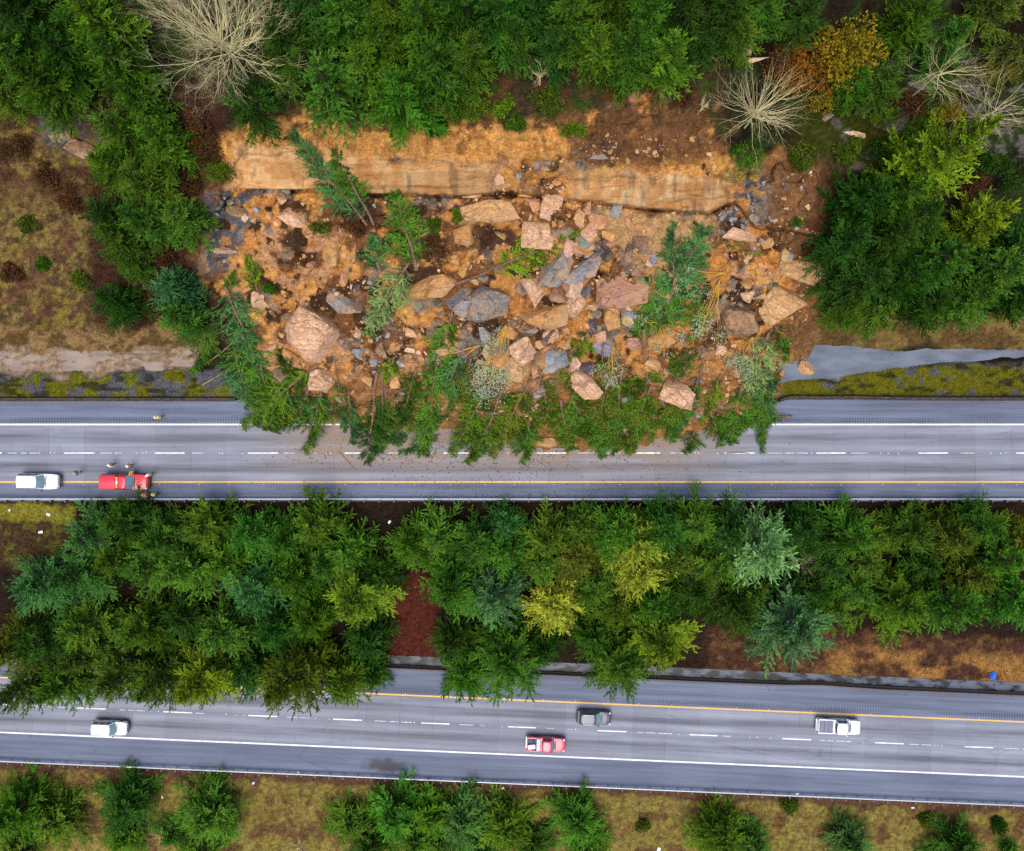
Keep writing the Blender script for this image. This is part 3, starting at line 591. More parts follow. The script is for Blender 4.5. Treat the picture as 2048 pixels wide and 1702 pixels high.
m_gold = plain('golden_stem_bark', (.50, .27, .04), .7, .3, var=.25); m_trunkfall = plain('snapped_fir_bark', (.16, .095, .062), .85, .2, var=.3, scale=3)

HUE = dict(dark=(.022, .064, .008), mid=(.046, .108, .009), green=(.043, .120, .012), blue=(.040, .112, .024), lime=(.088, .165, .010), yellow=(.17, .20, .018), bright=(.30, .30, .035), olive=(.064, .102, .010), pale=(.115, .20, .062), teal=(.038, .116, .032), gold=(.19, .15, .012), brown=(.080, .038, .016), rust=(.20, .085, .012))
ADJ = dict(dark='dark green', mid='mid green', green='rich green', blue='bluish green', lime='bright lime green', yellow='yellowing', bright='bright yellow', olive='olive green', pale='pale silvery green', teal='blue green', gold='golden', brown='brownish')
PROTO = []
for i, (H, R, nw, ls, dr, cl) in enumerate([(13, 4.6, 15, .34, .20, 0), (12, 4.3, 14, .32, .26, .06), (14, 4.6, 16, .34, .16, .0), (12.5, 4.9, 14, .36, .24, .08), (11, 4.2, 13, .33, .20, .0), (15, 4.8, 17, .34, .28, .05), (12, 4.2, 14, .32, .10, .0)]):
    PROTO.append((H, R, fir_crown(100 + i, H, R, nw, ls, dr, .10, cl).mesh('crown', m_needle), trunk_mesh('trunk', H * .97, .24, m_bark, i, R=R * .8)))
ORD = 'first second third fourth fifth sixth seventh eighth ninth tenth eleventh twelfth thirteenth fourteenth fifteenth sixteenth seventeenth eighteenth nineteenth twentieth'.split()
def ground_z(x, y): return solve(x, y, ground_l)
ti = [0]
def fir(u, v, rpx, hue, label, group, k=None, hs=.82, lean=None, cat='tree'):
    ti[0] += 1; i = ti[0]; k = (i * 3 + int(u)) % len(PROTO) if k is None else k; H, R, cm, tm = PROTO[k]
    g = float(ground_l(u, v)); 
    for _ in range(4):
        sc = rpx * .98 / FPX * (CAM_H - g - .42 * H * 1.0) / R; p = P(u, v, g + .45 * H * sc * hs); g = ground_z(p.x, p.y)
    rr = random.Random(i * 77); t = empty('fir_tree', (p.x, p.y, g), (rr.gauss(0, .02), rr.gauss(0, .02), rr.uniform(0, TAU)), label, cat, group); t.scale = (sc, sc, sc * hs * rr.uniform(.92, 1.08))
    if lean: t.rotation_euler = lean
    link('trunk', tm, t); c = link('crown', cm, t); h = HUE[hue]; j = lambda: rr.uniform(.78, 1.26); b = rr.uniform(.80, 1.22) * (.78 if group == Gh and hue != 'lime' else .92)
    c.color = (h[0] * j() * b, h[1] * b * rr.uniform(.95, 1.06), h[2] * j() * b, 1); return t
def row(lst, phrase, group, axis=0, frm='from the left', **kw):
    lst = sorted(lst, key=lambda a: a[axis]); n = {}
    for i, (u, v, r, h) in enumerate(lst):
        fir(u, v, r, h, f'{ADJ[h]} fir, {ORD[i]} {frm} in {phrase}', group, **kw)
Gh, Gm, Gs = 'firs on the hillside above the slide', 'firs crowding the median', 'firs south of the lower highway'
row([(40, 25, 80, 'dark'), (150, 5, 75, 'mid'), (215, 55, 85, 'mid'), (545, 20, 70, 'dark'), (625, 5, 75, 'dark'), (700, 40, 85, 'mid'), (770, 5, 80, 'mid'), (845, 45, 85, 'mid'), (925, 10, 80, 'dark'), (1000, 35, 80, 'green'), (1075, 5, 75, 'dark'),
     (1140, 40, 80, 'green'), (1215, 5, 75, 'mid'), (1290, 30, 85, 'mid'), (1370, 5, 75, 'dark'), (1445, 40, 75, 'dark'), (1530, 10, 75, 'green'), (1600, 35, 65, 'dark')], 'the topmost hillside row', Gh)
row([(1810, 45, 75, 'mid'), (1880, 95, 70, 'green'), (1990, 20, 70, 'olive'), (2040, 95, 60, 'olive'), (1760, 165, 60, 'green'), (1700, 170, 55, 'mid')], 'the cluster beside the golden trees', Gh)
row([(505, 205, 75, 'dark'), (575, 110, 85, 'dark'), (665, 180, 95, 'green'), (735, 145, 80, 'green'), (800, 195, 85, 'green'), (760, 90, 80, 'mid'), (870, 130, 85, 'mid'), (945, 115, 70, 'mid'), (1030, 85, 60, 'mid'), (1110, 100, 60, 'dark'), (1190, 100, 70, 'mid'), (1255, 105, 75, 'mid'), (1330, 115, 75, 'lime'), (1410, 95, 55, 'dark'), (1475, 75, 55, 'mid')], 'the row just above the scarp', Gh)
row([(35, 120, 90, 'mid'), (90, 185, 85, 'mid'), (15, 190, 60, 'olive'), (135, 110, 80, 'dark'), (245, 130, 85, 'mid'), (290, 215, 70, 'green'), (255, 265, 70, 'mid'), (330, 285, 75, 'mid'), (225, 335, 65, 'mid'), (285, 370, 70, 'mid'), (365, 435, 65, 'green'), (220, 430, 65, 'dark'), (290, 445, 70, 'green'), (240, 480, 65, 'mid'), (272, 535, 38, 'green'), (236, 600, 58, 'dark'), (350, 570, 62, 'teal'), (370, 635, 62, 'green')], 'the chain left of the slide', Gh, 1, 'from the top')
row([(1725, 410, 85, 'dark'), (1790, 395, 90, 'mid'), (1690, 490, 75, 'dark'), (1760, 480, 85, 'dark'), (1830, 440, 85, 'dark'), (1715, 570, 80, 'dark'), (1790, 560, 90, 'dark'), (1865, 530, 95, 'green'), (1925, 470, 70, 'mid'), (1975, 550, 85, 'green'), (2035, 490, 75, 'dark'), (2030, 590, 75, 'dark'), (1930, 605, 75, 'mid'), (1850, 610, 70, 'dark'), (1690, 615, 55, 'mid'), (1760, 620, 60, 'mid')], 'the thick stand right of the slide', Gh)
fir(1865, 325, 95, 'lime', 'tall bright yellow green fir leaning out above the stand right of the slide', Gh, 2, 1.2); fir(1945, 450, 70, 'lime', 'smaller yellow green fir crown below the tall bright one at right', Gh, 4, 1.1)
row([(195, 1066, 72, 'blue'), (260, 1041, 68, 'mid'), (335, 1076, 72, 'green'), (420, 1046, 72, 'mid'), (505, 1066, 72, 'green'), (575, 1086, 70, 'green'), (640, 1046, 70, 'mid'), (820, 1086, 62, 'green'), (700, 1101, 72, 'green'), (875, 1071, 66, 'green'), (945, 1091, 76, 'green'), (1010, 1051, 56, 'teal'), (1090, 1081, 72, 'mid'), (1160, 1056, 62, 'mid'), (1235, 1061, 78, 'mid'), (1325, 1056, 78, 'green'), (1390, 1046, 70, 'mid')], 'the median row below the upper guardrail', Gm)
row([(1455, 1064, 70, 'dark'), (1600, 1059, 66, 'dark'), (1690, 1074, 80, 'mid'), (1735, 1069, 55, 'olive'), (1815, 1064, 66, 'mid'), (1890, 1074, 66, 'olive'), (1955, 1054, 62, 'mid'), (2030, 1079, 66, 'olive')], 'the right end of the guardrail row', Gm)
row([(85, 1165, 85, 'teal'), (165, 1150, 78, 'blue'), (240, 1120, 76, 'mid'), (310, 1130, 78, 'green'), (385, 1130, 85, 'green'), (455, 1130, 80, 'green'), (520, 1170, 82, 'teal'), (590, 1150, 76, 'mid'), (655, 1130, 62, 'green'), (770, 1140, 62, 'dark'), (715, 1190, 88, 'lime')], 'the second median row, left half', Gm)
row([(905, 1165, 86, 'green'), (985, 1175, 84, 'teal'), (1010, 1105, 72, 'green'), (1080, 1130, 66, 'mid'), (1150, 1110, 70, 'olive'), (1190, 1175, 66, 'green'), (1345, 1120, 70, 'olive'), (1310, 1200, 66, 'green'), (1390, 1185, 62, 'dark'), (1230, 1215, 56, 'mid')], 'the second median row, middle', Gm)
row([(1460, 1215, 76, 'dark'), (1425, 1130, 64, 'green'), (1655, 1130, 62, 'dark'), (1500, 1185, 62, 'mid'), (1620, 1175, 60, 'dark'), (1720, 1125, 60, 'olive'), (1960, 1190, 62, 'dark'), (1660, 1215, 56, 'mid'), (1790, 1200, 92, 'mid'), (1880, 1205, 84, 'mid'), (1925, 1150, 66, 'olive'), (1990, 1115, 80, 'mid'), (2025, 1190, 80, 'green'), (1850, 1130, 58, 'dark'), (1700, 1180, 60, 'green')], 'the second median row, right half', Gm)
row([(25, 1290, 85, 'olive'), (105, 1275, 80, 'dark'), (185, 1245, 80, 'mid'), (295, 1250, 76, 'green'), (375, 1235, 66, 'dark'), (450, 1260, 80, 'green'), (555, 1255, 80, 'dark'), (625, 1240, 66, 'mid'), (735, 1280, 66, 'dark'), (180, 1310, 70, 'olive')], 'the third median row, left half', Gm)
row([(55, 1374, 72, 'olive'), (130, 1364, 76, 'mid'), (245, 1349, 82, 'mid'), (325, 1359, 76, 'olive'), (410, 1359, 84, 'lime'), (500, 1339, 66, 'dark'), (600, 1349, 98, 'olive'), (690, 1359, 74, 'mid'), (745, 1344, 46, 'dark')], 'the row overhanging the lower highway', Gm)
row([(1020, 1316, 98, 'green'), (925, 1346, 72, 'mid'), (905, 1276, 60, 'dark'), (1090, 1291, 56, 'dark'), (1315, 1281, 92, 'lime'), (1232, 1325, 84, 'mid'), (1190, 1271, 64, 'dark')], 'the overhanging row, middle', Gm)
fir(1265, 1085, 84, 'yellow', 'yellowing fir behind the row beside the upper guardrail', Gm, 1); fir(1280, 1140, 74, 'yellow', 'yellow green fir just below the yellowing guardrail fir', Gm, 3)
fir(1107, 1210, 74, 'bright', 'bright yellow fir standing out in the middle of the median', Gm, 0); fir(1510, 1095, 98, 'pale', 'large pale silvery fir in the right part of the median', Gm, 5); fir(1575, 1235, 108, 'teal', 'broad dark blue green fir above the rusty grass of the median', Gm, 3)
row([(35, 1625, 85, 'mid'), (110, 1640, 72, 'mid'), (40, 1700, 70, 'olive'), (255, 1610, 76, 'dark'), (250, 1675, 60, 'mid'), (420, 1630, 84, 'mid'), (345, 1670, 46, 'dark'), (405, 1695, 60, 'green'), (700, 1650, 64, 'mid'), (788, 1628, 76, 'green'), (830, 1680, 76, 'mid'), (920, 1645, 80, 'blue'), (1010, 1650, 76, 'mid'), (960, 1700, 60, 'green'), (860, 1630, 66, 'mid'), (740, 1690, 62, 'dark'), (885, 1695, 56, 'mid'), (1065, 1690, 56, 'dark'), (1160, 1640, 76, 'green')], 'the row below the lower highway', Gs, hs=.46)
row([(1180, 1705, 60, 'mid'), (1440, 1665, 76, 'mid'), (1510, 1690, 56, 'green'), (1700, 1685, 60, 'blue'), (1920, 1695, 68, 'dark'), (2020, 1700, 30, 'mid')], 'the loose firs at bottom right', Gs, hs=.46)

# ---------------------------------------------------------------- bare broadleaf trees
def bare_mesh(seed, H, R, limbs, depth=3, th=1.0, up=.35, low=.35, nsub=4):
    r = random.Random(seed); tr, br = MB(), MB()
    tr.tube([(0, 0, -.6), (.05, 0, H * .2), (0, .08, H * .4), (-.05, .05, H * .62)], [.26 * th, .2 * th, .15 * th, .05 * th], 7)
    def grow(p, d, L, rad, dep):
        n = 5; pts = [p]; dd = d.copy(); dirs = [d]
        for i in range(n):
            dd = (dd + Vector((r.gauss(0, .16), r.gauss(0, .16), r.gauss(.07, .13)))).normalized(); p = p + dd * (L / n); pts.append(p); dirs.append(dd)
        br.tube(pts, [rad * (1 - .78 * i / n) for i in range(n + 1)], 4 if rad > .04 else 3, cap=False)
        if dep:
            for k in range(nsub + (dep == 1)):
                i = r.randint(1, n); a = r.uniform(0, TAU); q = dirs[i].orthogonal().normalized(); q = Quaternion(dirs[i], a) @ q
                grow(pts[i], (dirs[i] + q * r.uniform(.45, .9)).normalized(), L * r.uniform(.38, .6), rad * (1 - .75 * i / n) * .72, dep - 1)
    for k in range(limbs):
        a = TAU * k / limbs + r.gauss(0, .25); e = r.uniform(0, 1) ** .8 * 1.15 + up - .35; z = H * r.uniform(low, .6)
        grow(Vector((0, 0, z)), Vector((math.cos(a) * math.cos(e), math.sin(a) * math.cos(e), math.sin(e))), R * r.uniform(.75, 1.08), .085 * th, depth)
    return tr.mesh('trunk', m_pale_bark, True), br.mesh('branches', m_pale_bark)
def bare(u, v, dz, H, R, limbs, seed, label, th=1.0, depth=2, rot=(0, 0, 0), name='bare_tree', cat='tree', **kw):
    g = surf_at(u, v)
    for _ in range(4): p = P(u, v, g + dz); g = ground_z(p.x, p.y)
    t = empty(name, (p.x, p.y, g), rot, label, cat, 'leafless trees and saplings'); a, b = bare_mesh(seed, H, R, limbs, depth, th, **kw); link('trunk', a, t); link('branches', b, t); return t
bare(432, 70, 8, 12, 7.4, 44, 1, 'large leafless tree with pale twigs among the top left firs', .58, 3, nsub=5)
bare(1518, 218, 4.5, 7, 5.6, 60, 2, 'leafless tree spreading like a starburst above the right end of the scarp', .42, 3, up=.22, low=.3, nsub=2)
bare(1905, 125, 7, 9, 4.4, 18, 3, 'leafless tree with sparse crooked twigs near the top right golden trees', .38, 3, nsub=4)
bare(2000, 215, 6, 9, 5.0, 20, 4, 'leafless mossy tree at the right edge above the bright lime fir', .38, 3, nsub=4)
bare(1080, 150, 2.0, 3.6, 2.1, 12, 5, 'low bare grey bush in the undergrowth between the scarp and the firs', .55, 2, nsub=3, name='bare_bush', cat='bush')
bare(1405, 213, 1.0, 1.8, 1.1, 9, 6, 'tiny pale bare bush left of the starburst tree', .5, 1, name='bare_bush', cat='bush')
bare(1392, 1150, 1.5, 3.5, 2.9, 20, 7, 'brown leafless bush between firs in the right half of the median', .5, 2, name='bare_bush', cat='bush')
bare(1605, 1125, 1.5, 3.5, 2.8, 16, 8, 'brown twiggy bush below the large pale silvery fir', .5, 2, name='bare_bush', cat='bush')
bare(600, 1690, 1.0, 3.0, 2.0, 8, 9, 'pale leafless sapling in the red grass at the bottom edge', .45, 2, name='bare_sapling'); bare(325, 1668, 1.0, 3.4, 1.8, 5, 10, 'thin pale sapling between two firs at bottom left', .4, 2, name='bare_sapling')
bare(480, 1662, 1.0, 2.4, 1.8, 5, 11, 'thin leaning bare sapling right of a fir at bottom left', .35, 2, name='bare_sapling')

# ---------------------------------------------------------------- leafy bushes
def bush_mesh(seed, R, n, ls, flat=.7, clumps=14, aspect=.62):
    r = np.random.default_rng(seed); A = Leaves(r); cs = r.normal(0, 1, (clumps, 3)); cs /= np.linalg.norm(cs, axis=1)[:, None]; cs *= (r.uniform(.45, .9, clumps) * R)[:, None]; cs[:, 2] = np.abs(cs[:, 2]) * flat + .25 * R
    for c in cs:
        k = n // clumps; d = r.normal(0, 1, (k, 3)); d /= np.linalg.norm(d, axis=1)[:, None]; rad = R * r.uniform(.28, .45) * r.uniform(.35, 1.0, k) ** .5
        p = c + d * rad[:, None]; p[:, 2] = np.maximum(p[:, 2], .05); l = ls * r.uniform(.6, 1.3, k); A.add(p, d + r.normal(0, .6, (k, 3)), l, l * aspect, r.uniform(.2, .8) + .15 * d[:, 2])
    return A
def bush(u, v, rpx, hue, label, seed, group=None, dz=0.3, n=1400, ls=.24, name='bush', cat='bush', flat=.7, clumps=14, surf=None, c2=None):
    g = surf_at(u, v)
    for _ in range(3): p = P(u, v, g + dz); g = (surf or ground_z)(p.x, p.y)
    R = rpx / FPX * (CAM_H - g - 1); t = empty(name, (p.x, p.y, g), (0, 0, seed), label, cat, group); mb = MB(); r = random.Random(seed)
    for k in range(9): a = TAU * k / 9; L = R * r.uniform(.5, .8); mb.tube([(0, 0, -.2), (math.cos(a) * L * .4, math.sin(a) * L * .4, R * .4), (math.cos(a) * L, math.sin(a) * L, R * .75 * flat)], [.05, .035, .01], 4, cap=False)
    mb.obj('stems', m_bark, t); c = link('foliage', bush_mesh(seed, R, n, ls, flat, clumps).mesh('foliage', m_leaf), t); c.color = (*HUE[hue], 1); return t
slide_z = lambda x, y: max(solve(x, y, slide_l), solve(x, y, ground_l))
for a in [(1710, 205, 34, 'brown', 'rusty bramble clump below the fir cluster at top right', 71), (1765, 225, 30, 'olive', 'mossy bush on the dark slope at top right', 72), (1815, 210, 34, 'brown', 'brown bramble clump left of the pale grey ledge', 73), (1690, 300, 30, 'olive', 'olive bush below the bleached log', 74), (1760, 305, 34, 'dark', 'dark bush beside the bright lime fir base', 75), (1870, 190, 36, 'olive', 'olive bush right of the pale grey ledge', 76), (1925, 290, 36, 'brown', 'brown thicket under the mossy bare tree', 77), (1970, 320, 36, 'dark', 'dark thicket right of the bright lime fir', 78), (2020, 350, 40, 'dark', 'dark thicket at the right edge below the mossy bare tree', 79), (1940, 370, 36, 'brown', 'brown thicket above the smaller yellow green fir', 80), (1545, 130, 34, 'brown', 'rusty clump above the starburst tree', 81), (1640, 200, 36, 'gold', 'small orange shrub right of the starburst tree top', 82), (1830, 260, 30, 'mid', 'green bush above the bright lime fir', 83), (1890, 230, 30, 'gold', 'orange brown shrub left of the mossy bare tree', 84)]: bush(*a, 'undergrowth at the top right', .3, 1500)
for a in [(35, 300, 36, 'brown', 'brown bramble patch on the upper part of the left slope', 85), (95, 350, 30, 'brown', 'brown bramble patch below the rock sheet at left', 86), (150, 400, 34, 'brown', 'brown bramble patch beside the left fir chain', 87), (30, 545, 26, 'brown', 'rust brown clump left of the little round green bush', 88), (165, 560, 24, 'olive', 'olive clump right of the little round green bush', 89), (60, 450, 22, 'olive', 'olive clump in the middle of the left slope', 90), (400, 240, 30, 'brown', 'maroon bramble bush under the large leafless tree', 91), (390, 370, 26, 'brown', 'maroon bramble bush below the mossy bush at left', 92), (330, 510, 26, 'brown', 'maroon bush between left chain firs and the slide', 93), (300, 600, 28, 'brown', 'maroon bush between the lowest firs of the left chain', 94)]: bush(*a, 'bramble bushes left of the slide', .2, 1100, flat=.45)
gg = 'autumn coloured trees at the top right'
bush(1738, 55, 68, 'gold', 'round golden yellow tree at the top edge among dark firs', 21, gg, 6, 3400, .32, 'autumn_tree', 'tree', 1.0, 30); bush(1648, 112, 54, 'rust', 'smaller rusty orange tree behind the starburst tree', 22, gg, 4, 2200, .28, 'autumn_tree', 'tree', .9, 22); bush(1585, 118, 48, 'rust', 'rusty bush beside the smaller rusty orange tree', 23, gg, 2.5, 2000, .26, 'autumn_tree', 'tree', .9, 16)
bush(2030, 110, 40, 'gold', 'orange bush at the right edge beside olive firs', 24, gg, 3, 1500, .28, 'autumn_tree', 'tree', .9, 12)
gb = 'low green bushes around the scarp'
for a in [(955, 222, 34, 'lime', 'bright green low bush above the middle of the scarp', 31), (1005, 212, 26, 'lime', 'small bright green bush right of the low bush above the scarp', 32), (1140, 262, 30, 'lime', 'bright grassy tuft hanging over the scarp lip', 33), (1030, 245, 24, 'mid', 'dark leafy bush at the scarp lip', 34), (1320, 165, 46, 'olive', 'olive bush under the firs left of the starburst tree', 35), (1480, 325, 42, 'green', 'green bush at the foot of the starburst tree', 36),
          (1235, 175, 36, 'olive', 'brown green bush in the undergrowth above the scarp', 37), (1090, 205, 34, 'olive', 'dull bush in front of the bare grey bush', 38), (1600, 320, 30, 'olive', 'olive bush right of the starburst tree foot', 39), (905, 215, 30, 'mid', 'dark green bush below the hillside firs', 40), (870, 250, 26, 'dark', 'dark bush at the left part of the scarp lip', 46), (1360, 190, 26, 'brown', 'brown bush just left of the tiny pale bush', 47)]: bush(*a, gb)
for a in [(86, 527, 13, 'mid', 'little round green bush alone on the tan grass slope', 41), (420, 300, 34, 'brown', 'reddish bramble bush left of the tan rock face', 42), (445, 345, 30, 'olive', 'mossy bush beside the left end of the rock face', 43), (1625, 500, 28, 'brown', 'maroon bramble bush at the right rim of the slide', 44), (1595, 432, 22, 'green', 'small green bush on the brown right flank of the slide', 45)]: bush(*a, 'bushes around the slide')
for a in [(1580, 1610, 18, 'olive', 'small olive bush in the tan grass below the lower highway', 51), (1850, 1640, 16, 'olive', 'little olive bush right of the bottom blue green fir', 52), (1995, 1650, 18, 'dark', 'small dark bush near the bottom right corner', 53), (1285, 1650, 14, 'olive', 'tiny olive bush alone in the yellow grass at the bottom', 54)]: bush(*a, 'bushes south of the lower highway')

# ---------------------------------------------------------------- ground cover nobody could count
M = Mat('ground_leaf', .9, .05); oc = M.attr('Col'); M.base(oc); m_cover = M.m
def scatter(name, label, n, dens, colf, lrange, aspect, upright, region=(-200, 2250, -120, 1800), hf=ground_l, cat='ground cover', lift=.02):
    r = np.random.default_rng(len(name) * 31 + n); u = r.uniform(region[0], region[1], n); v = r.uniform(region[2], region[3], n)
    k = r.random(n) < dens(u, v); u, v = u[k], v[k]; z = hf(u, v) + lift; d = CAM_H - z; p = np.c_[(u - CU) / FPX * d, (CV - v) / FPX * d, z]
    A = Leaves(r); dr = r.normal(0, 1, p.shape); dr[:, 2] = np.abs(dr[:, 2]) * upright; l = r.uniform(*lrange, len(p)); A.add(p, dr, l, l * aspect, .5)
    V, F, t = A.quads(); c = colf(u, v) * r.uniform(.55, 1.5, (len(u), 1)) * r.uniform(.85, 1.15, (len(u), 3))
    return tag(link(name, mesh_np(name, V, F, m_cover, fcol=c)), label, cat, kind='stuff')
def d_grass(u, v):
    Z = zones(u, v); return np.clip(Z['grassL'] * .8 + Z['south'] + Z['tanR'] + Z['medG'] + .6 * Z['bankR'] + .5 * Z['bankL'], 0, 1) * (1 - Z['rockL']) * (mask_l(u, v) > -10)
def d_bram(u, v):
    Z = zones(u, v); return np.clip(Z['maroonL'] + Z['maroonL2'] + Z['medM'] + Z['medRed'] + Z['rustR'] + .7 * Z['above'] + Z['mossL'] + .5 * Z['median'] + .5 * Z['mossR'] + .4 * (v < 200), 0, 1) * (mask_l(u, v) > -8) * (1 - Z['rockL'])
def d_moss(u, v):
    Z = zones(u, v); return np.clip(np.maximum(Z['mossS'] * .6, Z['mossSR']), 0, 1)
scatter('dry_grass', 'dry tan and yellow grass on the verges and banks', 300000, d_grass, ground_col, (.16, .5), .16, .9)
scatter('brambles', 'reddish brown brambles and dead leaves between the trees', 230000, d_bram, lambda u, v: ground_col(u, v) * 1.15, (.14, .38), .5, .6)
scatter('moss', 'yellow green moss on the gravel verges', 160000, d_moss, ground_col, (.06, .18), .6, .5, (-200, 2250, 700, 805))
# ---------------------------------------------------------------- boulders and rubble
from mathutils import noise as mnoise
M = Mat('boulder_rock', .88, .1); oc, rnd = M.objcol(); q = M.coord(); n1, n2, n3 = M.noise(q, 1.2, 6, .65, 1.2), M.noise(M.coord(scale=(1, 1, 3.5)), 2.2, 5, .6, .6), M.noise(q, 9, 4)
crk = M.vor(M.coord(scale=(.5, .9, 1.2)), .34, 'DISTANCE_TO_EDGE') + (n1 - .5) * .22; lay = M.noise(M.coord(rotz=.6, scale=(.35, 2.6, 2.2)), 1.6, 5, .65, .4)
c = M.gain(oc, n2.ss(.28, .72, (.62, 1.26)) * n3.ss(.3, .7, (.80, 1.14)) * lay.ss(.3, .7, (.74, 1.16)) * crk.ss(.0, .02, (.55, 1))); c = M.mix(n1.ss(.46, .60, (0, .72)), c, (.36, .185, .075)); c = M.mix(M.noise(q, 3.5, 6, .7).ss(.55, .68, (0, .5)), c, (.10, .055, .03)); c = M.mix(M.noise(q, .6, 3).ss(.5, .66, (0, .45)), c, (.40, .27, .16)); c = M.mix(n1.ss(.30, .40, (.5, 0)), c, M.mix(.5, c, (.12, .13, .16)))
M.base(c).bump(n2 * .5 + n3 * .3 + crk.ss(0, .03) * .25 + lay * .4, .9, .12); m_rock = M.m
ROCKHUE = dict(tan=(.52, .30, .135), pink=(.60, .36, .225), brown=(.21, .13, .08), grey=(.22, .20, .185), blue=(.235, .245, .27), dark=(.085, .08, .085), pale=(.68, .48, .32), red=(.42, .21, .15), orange=(.47, .24, .085))
RN = dict(tan='tan', pink='pinkish', brown='brown', grey='grey', blue='bluish grey', dark='dark grey', pale='pale', red='reddish', orange='orange')
def rock_mesh(seed, w, h, t, n=20, p=5.0, sub=2, bev=.03, rough=.022):
    r = np.random.default_rng(seed); pts = r.normal(0, 1, (n, 3)); pts /= (np.abs(pts) ** p).sum(1)[:, None] ** (1 / p); pts *= r.uniform(.86, 1.0, (n, 1)); pts *= [w / 2, h / 2, t / 2]
    bm = bmesh.new(); [bm.verts.new(x) for x in pts]; res = bmesh.ops.convex_hull(bm, input=bm.verts)
    bmesh.ops.delete(bm, geom=[v for v in bm.verts if not v.link_faces], context='VERTS'); sz = min(w, h, t)
    bmesh.ops.dissolve_limit(bm, angle_limit=math.radians(14), verts=bm.verts, edges=bm.edges)
    if bev: bmesh.ops.bevel(bm, geom=bm.edges[:], offset=bev * sz, segments=1, affect='EDGES', clamp_overlap=True)
    if sub:
        bmesh.ops.triangulate(bm, faces=bm.faces); bmesh.ops.subdivide_edges(bm, edges=bm.edges, cuts=sub, use_grid_fill=True)
        for v in bm.verts: v.co += v.co.normalized() * sz * rough * 2 * (mnoise.fractal(v.co * (2.2 / sz), .8, 2, 4) + .4 * mnoise.cell(v.co * (2.5 / sz)))
    bmesh.ops.recalc_face_normals(bm, faces=bm.faces); me = bpy.data.meshes.new('boulder'); bm.to_mesh(me); bm.free(); me.materials.append(m_rock)
    me.polygons.foreach_set('use_smooth', [True] * len(me.polygons)); me.set_sharp_from_angle(angle=math.radians(20)); return me
def boulder(u, v, w, h, rot, hue, label, t=.55, n=20, p=5.5, tilt=(0, 0), bury=.44, group='boulders on the landslide'):
    z = surf_at(u, v); k = (CAM_H - z) / FPX; w, h = w * k * 1.12, h * k * 1.12; th = min(w, h) * t * 1.3
    o = link('boulder', rock_mesh(int(u * 7 + v), w, h, th, n, p), None); o.location = P(u, v, z + th * (.5 - bury)); o.rotation_euler = (math.radians(tilt[0]), math.radians(tilt[1]), math.radians(-rot)); f = random.uniform(.92, 1.08)
    o.color = (*[x * f for x in ROCKHUE[hue]], 1); return tag(o, label, 'boulder', group)
